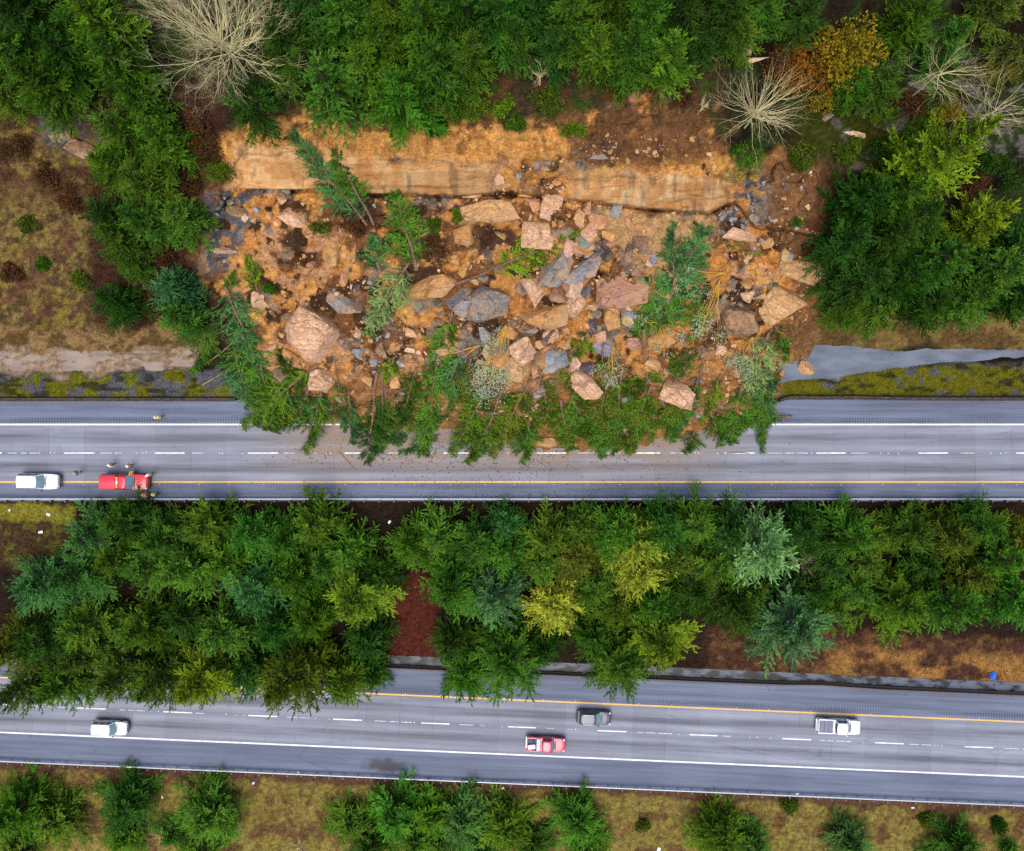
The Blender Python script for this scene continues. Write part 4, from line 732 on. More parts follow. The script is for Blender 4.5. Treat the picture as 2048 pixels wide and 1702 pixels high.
B = [(627, 673, 100, 98, 10, 'pink', 'huge pinkish tan boulder, the largest rock of the slide', .6, 26), (1480, 639, 78, 70, 0, 'brown', 'big flat topped brown boulder beside the tan block at right', .7, 18), (1562, 622, 84, 78, 20, 'tan', 'big tan block with a bright flat top near the ditch water', .8, 16),
     (1166, 766, 84, 44, 42, 'pink', 'long pale pink slab tilted across the lower middle of the slide', .6, 14), (1357, 791, 76, 46, 30, 'pink', 'pale wedge boulder low at the right toe of the slide', .8, 13), (1148, 611, 44, 50, 40, 'pink', 'pointed pink boulder left of the blue topped one', .6, 14), (1222, 629, 38, 66, -8, 'orange', 'oval orange boulder with a blue grey side', .8, 22),
     (1165, 538, 84, 44, -24, 'blue', 'striped blue grey slab in the heap of big rocks', .5, 14), (1105, 540, 84, 62, -36, 'grey', 'purplish grey slab left of the striped blue one', .5, 15), (1218, 502, 60, 72, 20, 'dark', 'dark grey slab standing over the rock heap', .5, 13), (1252, 497, 34, 42, 10, 'dark', 'small dark grey slab at the right of the heap', .5, 10),
     (1242, 578, 104, 78, -10, 'red', 'broad reddish rock sheet under the big fallen fir', .35, 18), (1076, 470, 78, 58, 10, 'pink', 'pinkish rock beneath the fallen fir tip above the heap', .4, 15), (1107, 416, 46, 62, 10, 'pink', 'upright pink slab just below the rock face', .6, 12), (1177, 418, 32, 30, 30, 'pink', 'square pink block right of the upright pink slab', .7, 9), (1160, 438, 28, 34, 20, 'tan', 'tan block wedged under the square pink block', .6, 10),
     (985, 424, 120, 46, -4, 'tan', 'wide pale tan ledge slab below the rock face', .45, 16), (945, 392, 38, 34, 0, 'pink', 'rounded pink block at the foot of the rock face', .6, 14), (925, 602, 62, 64, 30, 'blue', 'rounded blue grey boulder left of the mottled one', .7, 20), (975, 612, 84, 74, 20, 'grey', 'mottled grey and tan boulder crossed by a thin trunk', .6, 20), (1085, 636, 104, 50, -12, 'orange', 'long tan orange rock below the heap of big rocks', .45, 17),
     (1062, 582, 58, 42, 50, 'pink', 'striped pink block above the long tan orange rock', .6, 12), (862, 572, 96, 52, -14, 'orange', 'smooth orange rock right of the pale drooping fir', .45, 18), (664, 500, 42, 62, -4, 'orange', 'tall orange clod with a straight edge left of the bluish tuft', .5, 11), (708, 500, 34, 58, 5, 'orange', 'narrow orange clod beside the bluish tuft', .5, 11), (590, 440, 70, 34, 25, 'pink', 'pinkish rock topped with dark soil at upper left', .5, 13),
     (690, 608, 74, 44, 15, 'grey', 'grey slab just uphill of the huge pinkish boulder', .4, 13), (676, 596, 42, 15, 28, 'tan', 'tan plank shaped rock lying on the grey slab', .7, 9), (645, 762, 52, 46, 10, 'pink', 'pinkish boulder below the huge one above the road firs', .6, 16), (572, 716, 52, 32, 25, 'orange', 'orange rock at the lower left of the huge boulder', .5, 14), (1475, 470, 72, 26, 12, 'pink', 'long pale pink rock on the gravelly right flank', .6, 14),
     (442, 500, 68, 20, 20, 'pink', 'long reddish log shaped rock at the left rim', .7, 13), (1602, 545, 92, 40, 12, 'tan', 'tan slab at the right rim beside the green stand', .5, 14), (1268, 688, 36, 26, -8, 'red', 'small rose rock under the big fallen fir', .6, 14), (1046, 704, 46, 48, -30, 'pink', 'round pink boulder right of the silvery leaved shrub', .6, 18), (1038, 738, 50, 52, 15, 'tan', 'tan rock below the round pink boulder', .5, 14),
     (1612, 736, 32, 30, 10, 'tan', 'tan rock standing in the ditch water', .8, 13), (1592, 592, 30, 14, -20, 'tan', 'oblong tan stone on top of the big tan block', .6, 12), (1493, 590, 26, 30, 20, 'pink', 'pink stone just above the big brown boulder', .7, 11), (1523, 594, 36, 16, -15, 'tan', 'flat tan stone between the brown boulder and tan block', .6, 12), (1557, 748, 22, 20, 0, 'orange', 'orange block at the ditch edge under the drooping fir', .7, 10),
     (470, 424, 46, 24, 5, 'brown', 'brown rock in the grey shale at upper left', .5, 12), (491, 436, 18, 20, 0, 'pale', 'pale cream stone at the edge of the grey shale', .7, 10), (1175, 585, 36, 26, 20, 'dark', 'dark blue block below the striped slab', .7, 10), (1218, 470, 40, 20, 25, 'orange', 'orange wedge above the dark grey slab', .6, 10), (895, 695, 50, 32, -25, 'tan', 'tan rock beside the thin fallen trunk in the middle', .6, 14), (968, 665, 26, 34, -30, 'blue', 'blue grey rock above the silvery leaved shrub', .6, 12), (1068, 660, 40, 18, -5, 'grey', 'flat grey slab right of the golden stems', .5, 10), (1080, 690, 20, 18, 0, 'tan', 'small tan cobble below the flat grey slab', .7, 12), (1405, 700, 40, 34, 20, 'brown', 'brown boulder right of the round green fir top', .6, 14), (1085, 880, 60, 26, 8, 'orange', 'low orange rock pushed to the road at the toe', .4, 13),
     (565, 668, 16, 15, 0, 'tan', 'little tan stone left of the huge pinkish boulder', .7, 12), (544, 695, 20, 17, 0, 'tan', 'small tan stone beside the left drooping firs', .7, 12), (1060, 372, 34, 14, 15, 'brown', 'brown slab lying on the gap in the rock face', .6, 9), (1000, 358, 24, 26, 0, 'pink', 'pink block on the gap in the rock face', .6, 10), (1205, 312, 56, 13, -6, 'grey', 'pale grey log shaped slab on the upper scarp', .6, 10), (1165, 330, 28, 22, 30, 'dark', 'dark shard above the rock face gap', .5, 9), (820, 700, 22, 18, -20, 'pale', 'pale stone left of the long fallen fir', .7, 10), (716, 665, 18, 22, 10, 'pink', 'pink stone just right of the huge boulder', .7, 10), (1325, 590, 60, 40, 10, 'orange', 'orange rock behind the big fallen fir', .4, 14), (1330, 680, 70, 34, -10, 'orange', 'orange rock under the golden stems at right', .4, 14), (1440, 700, 26, 22, 0, 'pink', 'pink rock below the big brown boulder', .6, 11), (1305, 730, 34, 26, 30, 'tan', 'tan rock left of the round green fir top', .6, 12),
     (770, 700, 34, 26, 10, 'brown', 'brown rock in the stony patch under the pale drooping fir', .6, 13), (740, 760, 40, 28, 0, 'orange', 'orange rock above the dark road fir with two trunks', .5, 13), (610, 605, 24, 22, 0, 'orange', 'round orange clod above the huge boulder', .6, 14), (520, 600, 40, 34, 10, 'pink', 'pinkish rock above the left drooping firs', .4, 13), (900, 520, 40, 30, 20, 'orange', 'orange clod under the thin fallen trunk', .5, 12), (930, 470, 46, 40, 20, 'orange', 'orange clod below the wide tan ledge', .5, 13), (846, 458, 30, 34, 0, 'orange', 'orange clod right of the leaning green fir', .5, 13), (1130, 690, 24, 20, 0, 'tan', 'tan stone under the green fir spray in the middle', .6, 12)]
PAL = {}
for b in B: boulder(*b)
STN = [(x[0], x[1], x[6]) for x in B]
# loose stones: one object each where words can tell it apart, the rest is rubble
protos = [rock_mesh(900 + i, 1, 1, .75, 10 + i % 4, 3.0, 1, .08, .03) for i in range(10)]
LAND = [(627, 673, 'the huge pinkish boulder'), (1480, 639, 'the big brown boulder'), (1562, 622, 'the big tan block'), (1166, 766, 'the long pink slab'), (1357, 791, 'the pale wedge boulder'), (1222, 629, 'the oval orange boulder'), (1165, 538, 'the striped blue slab'), (1218, 502, 'the dark grey slab'), (985, 424, 'the wide tan ledge'), (975, 612, 'the mottled grey boulder'), (862, 572, 'the smooth orange rock'), (442, 500, 'the log shaped rock'), (690, 608, 'the grey slab'), (645, 762, 'the lower pinkish boulder'), (1475, 470, 'the long pink rock'), (1602, 545, 'the rim slab'), (1046, 704, 'the round pink boulder'), (1612, 736, 'the rock in the water'), (491, 436, 'the cream stone'), (770, 700, 'the brown rock under the pale fir'), (1107, 416, 'the upright pink slab'), (1060, 372, 'the brown slab on the gap'), (590, 440, 'the soil topped rock'), (1405, 700, 'the brown boulder by the round fir')]
used = {b[6] for b in B}; r = random.Random(5); cnt = 0
for _ in range(3000):
    if cnt >= 250: break
    L0 = r.choice(LAND + [q for q in LAND if 960 < q[0] < 1260 and 480 < q[1] < 720] * 4); dx, dy = r.gauss(0, 44), r.gauss(0, 38); u, v = L0[0] + dx, L0[1] + dy
    near = min(LAND, key=lambda a: (a[0] - u) ** 2 + (a[1] - v) ** 2)
    sd = float(mask_l(u, v)); cw = float(cliff_w(np.array([u]), np.array([v])))
    if sd > -14 or cw > .2 or any(abs(b[0] - u) < b[2] * .5 + 6 and abs(b[1] - v) < b[3] * .5 + 6 for b in B): continue
    dx, dy = u - near[0], v - near[1]; s = r.choice((8, 10, 12, 15, 19, 24, 30)) if not (1000 < L0[0] < 1260 and 480 < L0[1] < 720) else r.choice((16, 20, 26, 32, 38, 46, 54)); hue = r.choice(('tan', 'tan', 'orange', 'orange', 'grey', 'blue', 'brown', 'dark', 'grey', 'pink', 'brown'))
    if (u < 520 and v < 540) or (u > 1440 and v < 450): hue = r.choice((hue, 'dark', 'grey'))
    di = ('uphill of' if dy < 0 else 'downhill of') if abs(dy) > abs(dx) else ('left of' if dx < 0 else 'right of')
    lab = f"{'tiny' if s < 10 else 'small' if s < 13 else 'fist shaped' if s < 15 else 'chunky' if s < 24 else 'blocky' if s < 36 else 'bulky'} {RN[hue]} stone {di} {near[2]}"
    if lab in used or len(lab.split()) > 15: continue
    used.add(lab); cnt += 1; z = surf_at(u, v); k = (CAM_H - z) / FPX; o = link('stone', protos[cnt % 10]); sc = s * k
    o.scale = (sc * r.uniform(.8, 1.3), sc * r.uniform(.7, 1.1), sc * r.uniform(.6, .9)); o.location = P(u, v, z + .08 * sc); o.rotation_euler = (r.uniform(-.3, .3), r.uniform(-.3, .3), r.uniform(0, TAU)); o.color = (*[x * r.uniform(.85, 1.15) for x in ROCKHUE[hue]], 1); tag(o, lab, 'stone', 'loose stones on the landslide')
def rubble(n):
    rg = np.random.default_rng(12); Vs, Fs, Cs = [], [], []; off = 0; shp = []
    for i in range(14):
        me = rock_mesh(700 + i, 1, 1, .7, 9 + i % 3, 3.0, 0, 0); me.calc_loop_triangles(); shp.append((np.array([v.co for v in me.vertices]), np.array([t.vertices for t in me.loop_triangles]))); bpy.data.meshes.remove(me)
    u = rg.uniform(405, 1660, n); v = rg.uniform(225, 905, n); sd = mask_l(u, v); dens = .08 + .85 * sstep(fbm(u / 34, v / 34, 301, 4), .52, .66); dens = dens + .8 * sstep(-poly_sd(u, v, [(700, 640), (850, 640), (850, 740), (690, 760)]), -10, 10) + .5 * sstep(-poly_sd(u, v, [(930, 330), (1180, 330), (1190, 450), (930, 440)]), -10, 10) + .5 * sstep(-poly_sd(u, v, [(1400, 420), (1600, 420), (1560, 600), (1420, 600)]), -10, 10) + .5 * sstep(v, 690, 760) * sstep(u, 1300, 1400)
    k = (sd < -8) & (rg.random(n) < dens * .6) & (cliff_w(u, v) < .15) & (v > 330 - 60 * (u > 1060)); u, v = u[k], v[k]; z = np.maximum(slide_l(u, v), ground_l(u, v)); z = np.where(v > 800, np.maximum(z, 0), z); d = CAM_H - z
    pos = np.c_[(u - CU) / FPX * d, (CV - v) / FPX * d, z]; shale = (sstep(-poly_sd(u, v, [(410, 370), (510, 380), (520, 420), (470, 530), (410, 540)]), -20, 10) + sstep(-poly_sd(u, v, [(1480, 335), (1570, 340), (1520, 450), (1440, 460)]), -20, 10) + .35 * sstep(-poly_sd(u, v, [(740, 640), (820, 640), (820, 690), (740, 690)]), -10, 10) + .3 * sstep(-poly_sd(u, v, [(1470, 520), (1580, 520), (1560, 600), (1450, 600)]), -10, 10))
    pal = np.array([ROCKHUE[x] for x in ('tan', 'orange', 'orange', 'brown', 'tan', 'orange', 'pink', 'brown')]) * .85; pg = np.array([ROCKHUE['dark'], ROCKHUE['grey'], ROCKHUE['blue'], ROCKHUE['dark']])
    for i in range(len(u)):
        V, F = shp[i % 14]; s = .11 + .62 * rg.random() ** 3.4; a = rg.uniform(0, TAU); t = rg.normal(0, .35, 2); Vv = V * [s * rg.uniform(.8, 1.4), s, s * rg.uniform(.6, 1)]
        ca, sa = math.cos(a), math.sin(a); Vv = np.c_[Vv[:, 0] * ca - Vv[:, 1] * sa, Vv[:, 0] * sa + Vv[:, 1] * ca, Vv[:, 2] + t[0] * Vv[:, 0] + t[1] * Vv[:, 1]]
        Vs.append(Vv + pos[i] + [0, 0, s * .15]); Fs.append(F + off); off += len(V); c = (pg[rg.integers(4)] if rg.random() < shale[i] + .06 else pal[rg.integers(8)]) * rg.uniform(.65, 1.15); Cs.append(np.repeat(c[None], len(F), 0))
    return mesh_np('rubble', np.concatenate(Vs), np.concatenate(Fs), m_cover, fcol=np.concatenate(Cs))
tag(link('rubble', rubble(30000)), 'countless small broken stones and clods strewn over the landslide', 'rubble', kind='stuff')

# ---------------------------------------------------------------- fallen firs
def fallen_mesh(seed, L, W, bare=.25, ls=.36, dens=1.0, up=25, sweep=42):
    r = np.random.default_rng(seed); A = Leaves(r); n = int(L * 5.6 * dens)
    for i in range(n):
        s = bare + (1 - bare) * (i + r.random()) / n; t = (s - bare) / (1 - bare); Lb = W * (.35 + .65 * min(t / .18, 1)) * (1.06 - t) ** .62 * r.uniform(.6, 1.12) * 1.25
        side = 1 if r.random() < .5 else -1; phi = math.radians(r.uniform(-12, up)); sw = math.radians(r.normal(sweep, 9)) * lerp(1.0, .6, t)
        branch(A, (L * s, 0, .1), (math.cos(sw), side * math.sin(sw) * math.cos(phi), math.sin(sw) * math.sin(phi)), max(Lb, .4), .16, wid=.19, step=.13, tint=r.uniform(.0, .8), ls=ls * .75)
    A.add(np.repeat([[L * .97, 0, .1]], 8, 0), np.c_[np.ones(8), r.normal(0, .3, (8, 2))], .5, .17, .7)
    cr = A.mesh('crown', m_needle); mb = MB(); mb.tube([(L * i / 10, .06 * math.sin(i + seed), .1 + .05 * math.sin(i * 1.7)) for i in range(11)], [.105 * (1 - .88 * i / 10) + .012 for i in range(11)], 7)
    for k in range(14): s = .06 + bare * r.random(); a = r.uniform(0, TAU); mb.tube([(L * s, 0, .1), (L * s + .25, math.cos(a) * .5, .1 + abs(math.sin(a)) * .4)], [.03, .01], 4, cap=False)
    return cr, mb.mesh('trunk', m_trunkfall, True)
FP = [(12, 2.3, *fallen_mesh(1, 12, 2.3, .12, up=42)), (12, 2.6, *fallen_mesh(2, 12, 2.6, .08, up=50)), (12, 1.9, *fallen_mesh(3, 12, 1.9, .30, dens=.8, up=22, sweep=48)), (7, 2.2, *fallen_mesh(4, 7, 2.2, .05, up=60)), (4, 1.6, *fallen_mesh(5, 4, 1.6, .02, .32, 1.2, up=70))]
def fallen(u0, v0, u1, v1, wpx, hue, label, k=0, lift=.15, roll=0.0, arch=0.0):
    L, W, cm, tm = FP[k]; a, b = G(u0, v0, .1), G(u1, v1, .1); need = 0
    for i in range(1, 8):
        t = i / 8; p = a.lerp(b, t); z = slide_z(p.x, p.y) if p.y > -8 else 0; z = max(z, 0 if -9.5 < p.y < 3.5 else -9); need = max(need, z - p.z)
    a.z += lift + need * .55; b.z += lift + need * .4; d = b - a; k_ = (CAM_H - a.z) / FPX
    t = empty('fallen_fir', a, (0, 0, 0), label, 'fallen tree', 'firs toppled by the landslide'); sx_ = d.length / L; sy = (1.5 if k == 1 else 1.2) * wpx * k_ / (2 * W)
    t.rotation_mode = 'QUATERNION'; t.rotation_quaternion = d.to_track_quat('X', 'Z') @ Quaternion((1, 0, 0), roll); t.scale = (sx_, sy, min(sy, 1.0) * .9)
    link('trunk', tm, t); c = link('crown', cm, t); h = HUE[hue]; f = random.uniform(.9, 1.12); c.color = (h[0] * f * .88, h[1] * f * .78, h[2] * f * .85, 1)
FL = [(735, 450, 585, 268, 84, 'teal', 'bluish fir slumped headfirst up the left end of the rock face', 1), (748, 450, 670, 300, 74, 'green', 'slimmer green fir leaning beside the bluish one on the rock face', 2), (835, 540, 790, 385, 100, 'green', 'bushy green fir still half upright below the rock face', 1), (760, 545, 745, 475, 80, 'teal', 'bluish drooping fir tuft above the pale drooping fir', 4),
      (818, 525, 735, 668, 84, 'pale', 'pale fir drooping downhill toward the huge pinkish boulder', 1), (905, 572, 1160, 470, 78, 'lime', 'slender fir with a long bare trunk lying across the slide centre', 2), (1345, 550, 1347, 448, 62, 'teal', 'small bluish fir top sticking out above the big fallen fir', 3), (1300, 670, 1408, 458, 120, 'teal', 'big fallen fir pointing uphill in the right half of the slide', 1), (1375, 560, 1262, 672, 110, 'green', 'green fir sprawled over the reddish rock sheet', 1),
      (452, 575, 520, 730, 96, 'teal', 'bluish fir hanging down the left rim of the slide', 1), (480, 660, 548, 800, 90, 'green', 'dense green fir at the left rim touching the shoulder', 1), (430, 640, 385, 745, 70, 'green', 'limp pale green fir beside the muddy ditch', 3), (520, 590, 495, 515, 50, 'lime', 'small bright sprig poking up at the left rim', 4), (455, 590, 470, 545, 40, 'green', 'tiny green sprig above the bluish left rim fir', 4),
      (640, 725, 490, 850, 96, 'mid', 'fir fallen leftward with its tip across the white edge line', 0), (560, 760, 540, 860, 110, 'mid', 'bushy dark fir spilled over the left shoulder', 1), (650, 770, 612, 900, 74, 'mid', 'fir spray lying on the lane near the leftmost loose branch', 3), (620, 780, 600, 845, 84, 'teal', 'blue green spray heaped above the edge line', 3), (672, 720, 690, 862, 40, 'green', 'narrow green fir strand with a thin trunk beside two trunks', 2), (755, 745, 735, 925, 84, 'dark', 'dark fir with two trunk lines reaching into the lane', 2),
      (905, 620, 868, 790, 86, 'green', 'long green fir along the thin brown trunk left of centre', 0), (880, 700, 845, 908, 72, 'green', 'narrow fir hanging over the road left of the barrier piece', 1), (930, 690, 870, 850, 70, 'teal', 'bluish fir between the long green fir and silvery shrub', 0), (985, 760, 905, 905, 90, 'mid', 'fir fanned out below the silvery leaved shrub', 0), (1010, 770, 950, 915, 80, 'mid', 'second fir of the fan below the silvery shrub', 2), (1060, 760, 985, 910, 80, 'olive', 'third fir of the fan reaching the lane line', 0), (1085, 770, 1030, 905, 76, 'green', 'fourth fir of the fan below the round pink boulder', 2),
      (1075, 720, 1100, 850, 66, 'mid', 'thin trunked fir right of the fan', 2), (1100, 690, 1170, 800, 60, 'olive', 'short olive fir beside the long pink slab', 2), (1130, 770, 1205, 912, 74, 'green', 'fir whose bluish tip crosses the dashed lane line', 0), (1120, 800, 1140, 900, 80, 'mid', 'leafy fir lying at the toe around the orange rock', 1), (1180, 820, 1230, 905, 76, 'green', 'fir lying flat on the lane right of the bluish tip', 1), (1240, 740, 1235, 890, 84, 'mid', 'broad fir hanging to the lane below the rose rock', 0), (1180, 660, 1140, 720, 60, 'lime', 'bright green spray beside the tan stone in the middle', 3), (1205, 690, 1200, 790, 50, 'lime', 'lime strand along the right edge of the long pink slab', 2),
      (1285, 660, 1297, 880, 92, 'mid', 'fir with a long straight trunk ending in the lane', 2), (1325, 800, 1345, 882, 62, 'green', 'fir tip lying on the lane below the pale wedge boulder', 3), (1440, 750, 1402, 842, 46, 'lime', 'curved lime green fir strand right of the pale wedge boulder', 3), (1420, 820, 1440, 890, 84, 'green', 'fir spread over the edge line near the toppled barrier', 3), (1535, 665, 1495, 790, 84, 'pale', 'pale drooping fir at the right toe of the slide', 1), (1530, 720, 1520, 882, 66, 'teal', 'dark bent fir hanging past the kinked barrier', 0), (1545, 650, 1570, 720, 60, 'green', 'green fir spray dipping to the ditch water', 3),
      (1440, 485, 1515, 512, 34, 'lime', 'pale green frond lying on the gravelly right flank', 3), (880, 870, 800, 905, 46, 'teal', 'leafy branch fallen flat on the lane right of the two trunks', 3), (790, 715, 770, 760, 60, 'lime', 'curled bright green branch above the barrier piece', 4), (1250, 790, 1290, 760, 60, 'olive', 'olive spray under the straight trunked fir', 3), (1400, 590, 1380, 680, 60, 'lime', 'lime green spray beside the golden stems', 3), (590, 760, 560, 700, 50, 'dark', 'dark spray tucked below the orange left rock', 3),
      (1300, 770, 1255, 905, 66, 'mid', 'fir lying across the edge line between the straight trunked fir and the broad one', 0), (1480, 770, 1462, 885, 70, 'green', 'fir strand draped over the edge line left of the dark bent fir', 1), (1390, 860, 1368, 905, 60, 'mid', 'small fir tip on the lane below the toppled barrier', 3), (470, 700, 500, 815, 80, 'teal', 'bluish lower branches hanging to the shoulder at the left rim', 1), (590, 800, 560, 850, 60, 'lime', 'bright green spray on the shoulder at the left toe', 3), (700, 790, 705, 885, 56, 'teal', 'bluish strand on the lane beside the two trunks', 3), (960, 850, 935, 925, 64, 'mid', 'fir tip lying over the dashed line below the fan', 3), (1060, 840, 1045, 925, 60, 'green', 'leafy tip on the dashed line right of the fan', 3), (1250, 860, 1265, 905, 56, 'olive', 'olive fir tip on the lane below the broad fir', 3), (1510, 740, 1545, 790, 50, 'pale', 'pale spray over the barrier end at the right toe', 3), (820, 790, 800, 850, 54, 'dark', 'dark spray covering the curved barrier piece', 3)]
for f in FL: fallen(*f)
rq = random.Random(17); us_ = sorted(rq.uniform(505, 1545) for _ in range(20))
for i, u0 in enumerate(us_):                                       # slender toppled trees pushed ahead of the slide
    hue = rq.choice(('dark', 'mid', 'olive', 'green', 'teal', 'dark')); v0 = rq.uniform(715, 790); cr = i % 4 == 1; sg = rq.choice((-1, 1)); v1 = rq.uniform(835, 912) - 25 * (u0 < 640); v0 = v1 - rq.uniform(10, 45) if cr else v0; fallen(u0 + (sg * 95 if cr else rq.uniform(-20, 60)), v0, u0 + (-sg * 60 if cr else rq.uniform(-55, 35)), v1 - 12 * cr, rq.uniform(40, 66), hue, f'slender {ADJ[hue]} fallen fir, {ORD[i]} from the left along the buried edge line', rq.choice((0, 1, 2, 2)))
for i, a in enumerate([(1365, 730, 36, 'green', 'round deep green fir top buried upright in the slide', 61), (797, 873, 19, 'teal', 'small round bluish tuft alone on the lane', 62), (912, 432, 13, 'lime', 'tiny bright fern below the rock face', 63), (1020, 800, 16, 'mid', 'small green tuft under the silvery shrub', 64), (540, 575, 12, 'green', 'tiny dark tuft beside the left sprig', 65), (870, 450, 16, 'olive', 'yellowish weed right of the half upright fir', 66), (640, 455, 22, 'olive', 'dull weed below the slumped bluish fir', 67), (700, 450, 34, 'brown', 'brown root mat under the slumped bluish fir', 68), (870, 500, 30, 'brown', 'brown dead bush right of the half upright fir', 69), (1170, 860, 24, 'mid', 'leafy clump on the toe above the bluish tip', 70)]): bush(*a, 'green tufts on the landslide', .15, 800, .26, 'green_tuft', 'plant', .7, 10, slide_z)
# shrubs with golden stems and silvery leaves
def gold_shrub(u0, v0, tips, label, seed, leafr=20, n=900):
    b = G(u0, v0, .25); r = random.Random(seed); t = empty('golden_stemmed_shrub', b, (0, 0, 0), label, 'shrub', 'uprooted shrubs with golden stems'); mb = MB(); A = Leaves(np.random.default_rng(seed))
    for (u1, v1) in tips:
        e = G(u1, v1, .7) - b
        for k in range(3):
            m = e * .5 + Vector((r.gauss(0, .25), r.gauss(0, .25), .5)); f = e + Vector((r.gauss(0, .45), r.gauss(0, .45), r.uniform(0, .3))); mb.tube([Vector((0, 0, 0)), m, f], [.04, .025, .01], 5, cap=False)
            q = max(8, n // (4 * len(tips))); c = np.random.default_rng(seed + k).normal(0, 1, (q, 3)) * [leafr / 26, leafr / 26, .22] + np.array(f); c[:, 2] += .1; A.add(c, np.random.default_rng(seed * 3 + k).normal(0, 1, (q, 3)) + [0, 0, .4], .22, .12, .6)
    mb.obj('stems', m_gold, t); c = link('foliage', A.mesh('foliage', m_leaf), t); c.color = (.30, .42, .28, 1)
gold_shrub(1012, 650, [(965, 735), (990, 755), (1008, 740), (955, 770), (975, 780), (985, 690)], 'uprooted shrub with golden stems and a big silvery leaf cluster', 1, 22, 2600); gold_shrub(1452, 545, [(1385, 545), (1372, 560), (1380, 580), (1420, 585)], 'golden stemmed shrub right of the big fallen fir', 2, 8, 300); gold_shrub(1320, 650, [(1310, 690), (1330, 700), (1290, 640), (1350, 665)], 'golden stemmed shrub below the big fallen fir', 3, 8, 260)
gold_shrub(1505, 675, [(1480, 725), (1492, 735), (1470, 715)], 'golden stemmed shrub with silvery leaves below the big brown boulder', 4, 13, 700); gold_shrub(1225, 690, [(1215, 745), (1222, 760), (1230, 735)], 'golden stemmed shrub right of the long pink slab', 5, 12, 500); gold_shrub(1440, 560, [(1400, 660), (1420, 640), (1430, 665), (1390, 650)], 'golden stemmed shrub with pale leaves left of the big brown boulder', 6, 13, 600); gold_shrub(960, 690, [(880, 720), (900, 735)], 'thin golden twigs reaching left from the silvery shrub', 7, 5, 60)
m_stick = plain('dead_wood', (.36, .21, .12), .85, .2, var=.2)
def stick(u0, v0, u1, v1, rad, label):
    a, b = G(u0, v0, .10), G(u1, v1, .10); mb = MB(); m = a.lerp(b, .5) + Vector((random.gauss(0, .1), random.gauss(0, .1), .05)); mb.tube([a, m, b], [rad, rad * .8, rad * .4], 6); q = a.lerp(b, .6); mb.tube([q, q + Vector((.4, .25, .05))], [rad * .5, rad * .2], 5); tag(mb.obj('broken_branch', m_stick), label, 'branch', 'broken branches')
stick(676, 902, 712, 942, .07, 'long pale stick lying across the lane left of the dark fir'); stick(898, 905, 872, 935, .05, 'pale stick on the lane beside the leafy branch'); stick(1452, 907, 1500, 907, .05, 'dark stick on the dashed line right of the slide'); stick(975, 950, 986, 972, .04, 'small stick near the yellow line'); stick(415, 725, 470, 680, .07, 'thin reddish trunk leaning over the ditch left of the slide'); stick(405, 770, 465, 730, .07, 'bare grey stem across the mossy verge'); stick(1430, 645, 1425, 590, .06, 'bent grey stake standing left of the big brown boulder'); stick(1300, 700, 1297, 755, .06, 'grey broken stick upright right of the rose rock'); stick(1600, 1605, 1545, 1588, .05, 'thin stick in the dirt below the lower guardrail')
def d_litter(u, v): return np.clip(np.exp(-((u - 1000) / 300.) ** 2) * np.exp(-((v - 905) / 38.) ** 2) * sstep(fbm(u / 18, v / 12, 401, 4), .42, .62) + .35 * np.exp(-((u - 1000) / 330.) ** 2) * np.exp(-((v - 990) / 6.) ** 2) + .08 * np.exp(-((u - 1000) / 300.) ** 2), 0, 1)
scatter('leaf_litter', 'torn needles and soil crumbs scattered on the upper highway', 16000, d_litter, lambda u, v: np.where((vnoise(u / 2, v / 2, 9) < .6)[:, None], [[.030, .055, .012]], [[.15, .085, .035]]), (.08, .26), .5, .2, (480, 1620, 830, 996), lambda u, v: 0 * u, 'leaf litter')
# ---------------------------------------------------------------- vehicles
def paint(name, c, rough=.32): 
    M = Mat(name, rough, .5, coat=.5); n = M.noise(M.coord(), 1.2, 3); M.base(M.gain(M.col(c), n.ss(.3, .7, (.94, 1.05)))); return M.m
m_glass = paint('tinted_glass', (.045, .075, .085), .06); m_glass2 = paint('windscreen_glass', (.14, .22, .26), .08); m_tyre = plain('tyre_rubber', (.018, .018, .02), .85); m_rim = plain('alloy_rim', (.45, .46, .48), .35, metal=.7); m_trim = plain('black_trim', (.02, .02, .024), .55); m_lamp = paint('lamp_lens', (.75, .76, .78), .1); m_tail = paint('tail_lens', (.40, .02, .02), .15); m_bedliner = plain('bed_liner', (.07, .075, .09), .7)
def ring(x, w, zt, zb=.30): 
    h = [(.78 * w, zb), (.96 * w, zb + .12), (w, .62), (.985 * w, zt - .17), (.94 * w, zt - .04), (.62 * w, zt + .015)]
    return [(x, y, z) for y, z in h] + [(x, 0, zt + .03)] + [(x, -y, z) for y, z in h[::-1]]
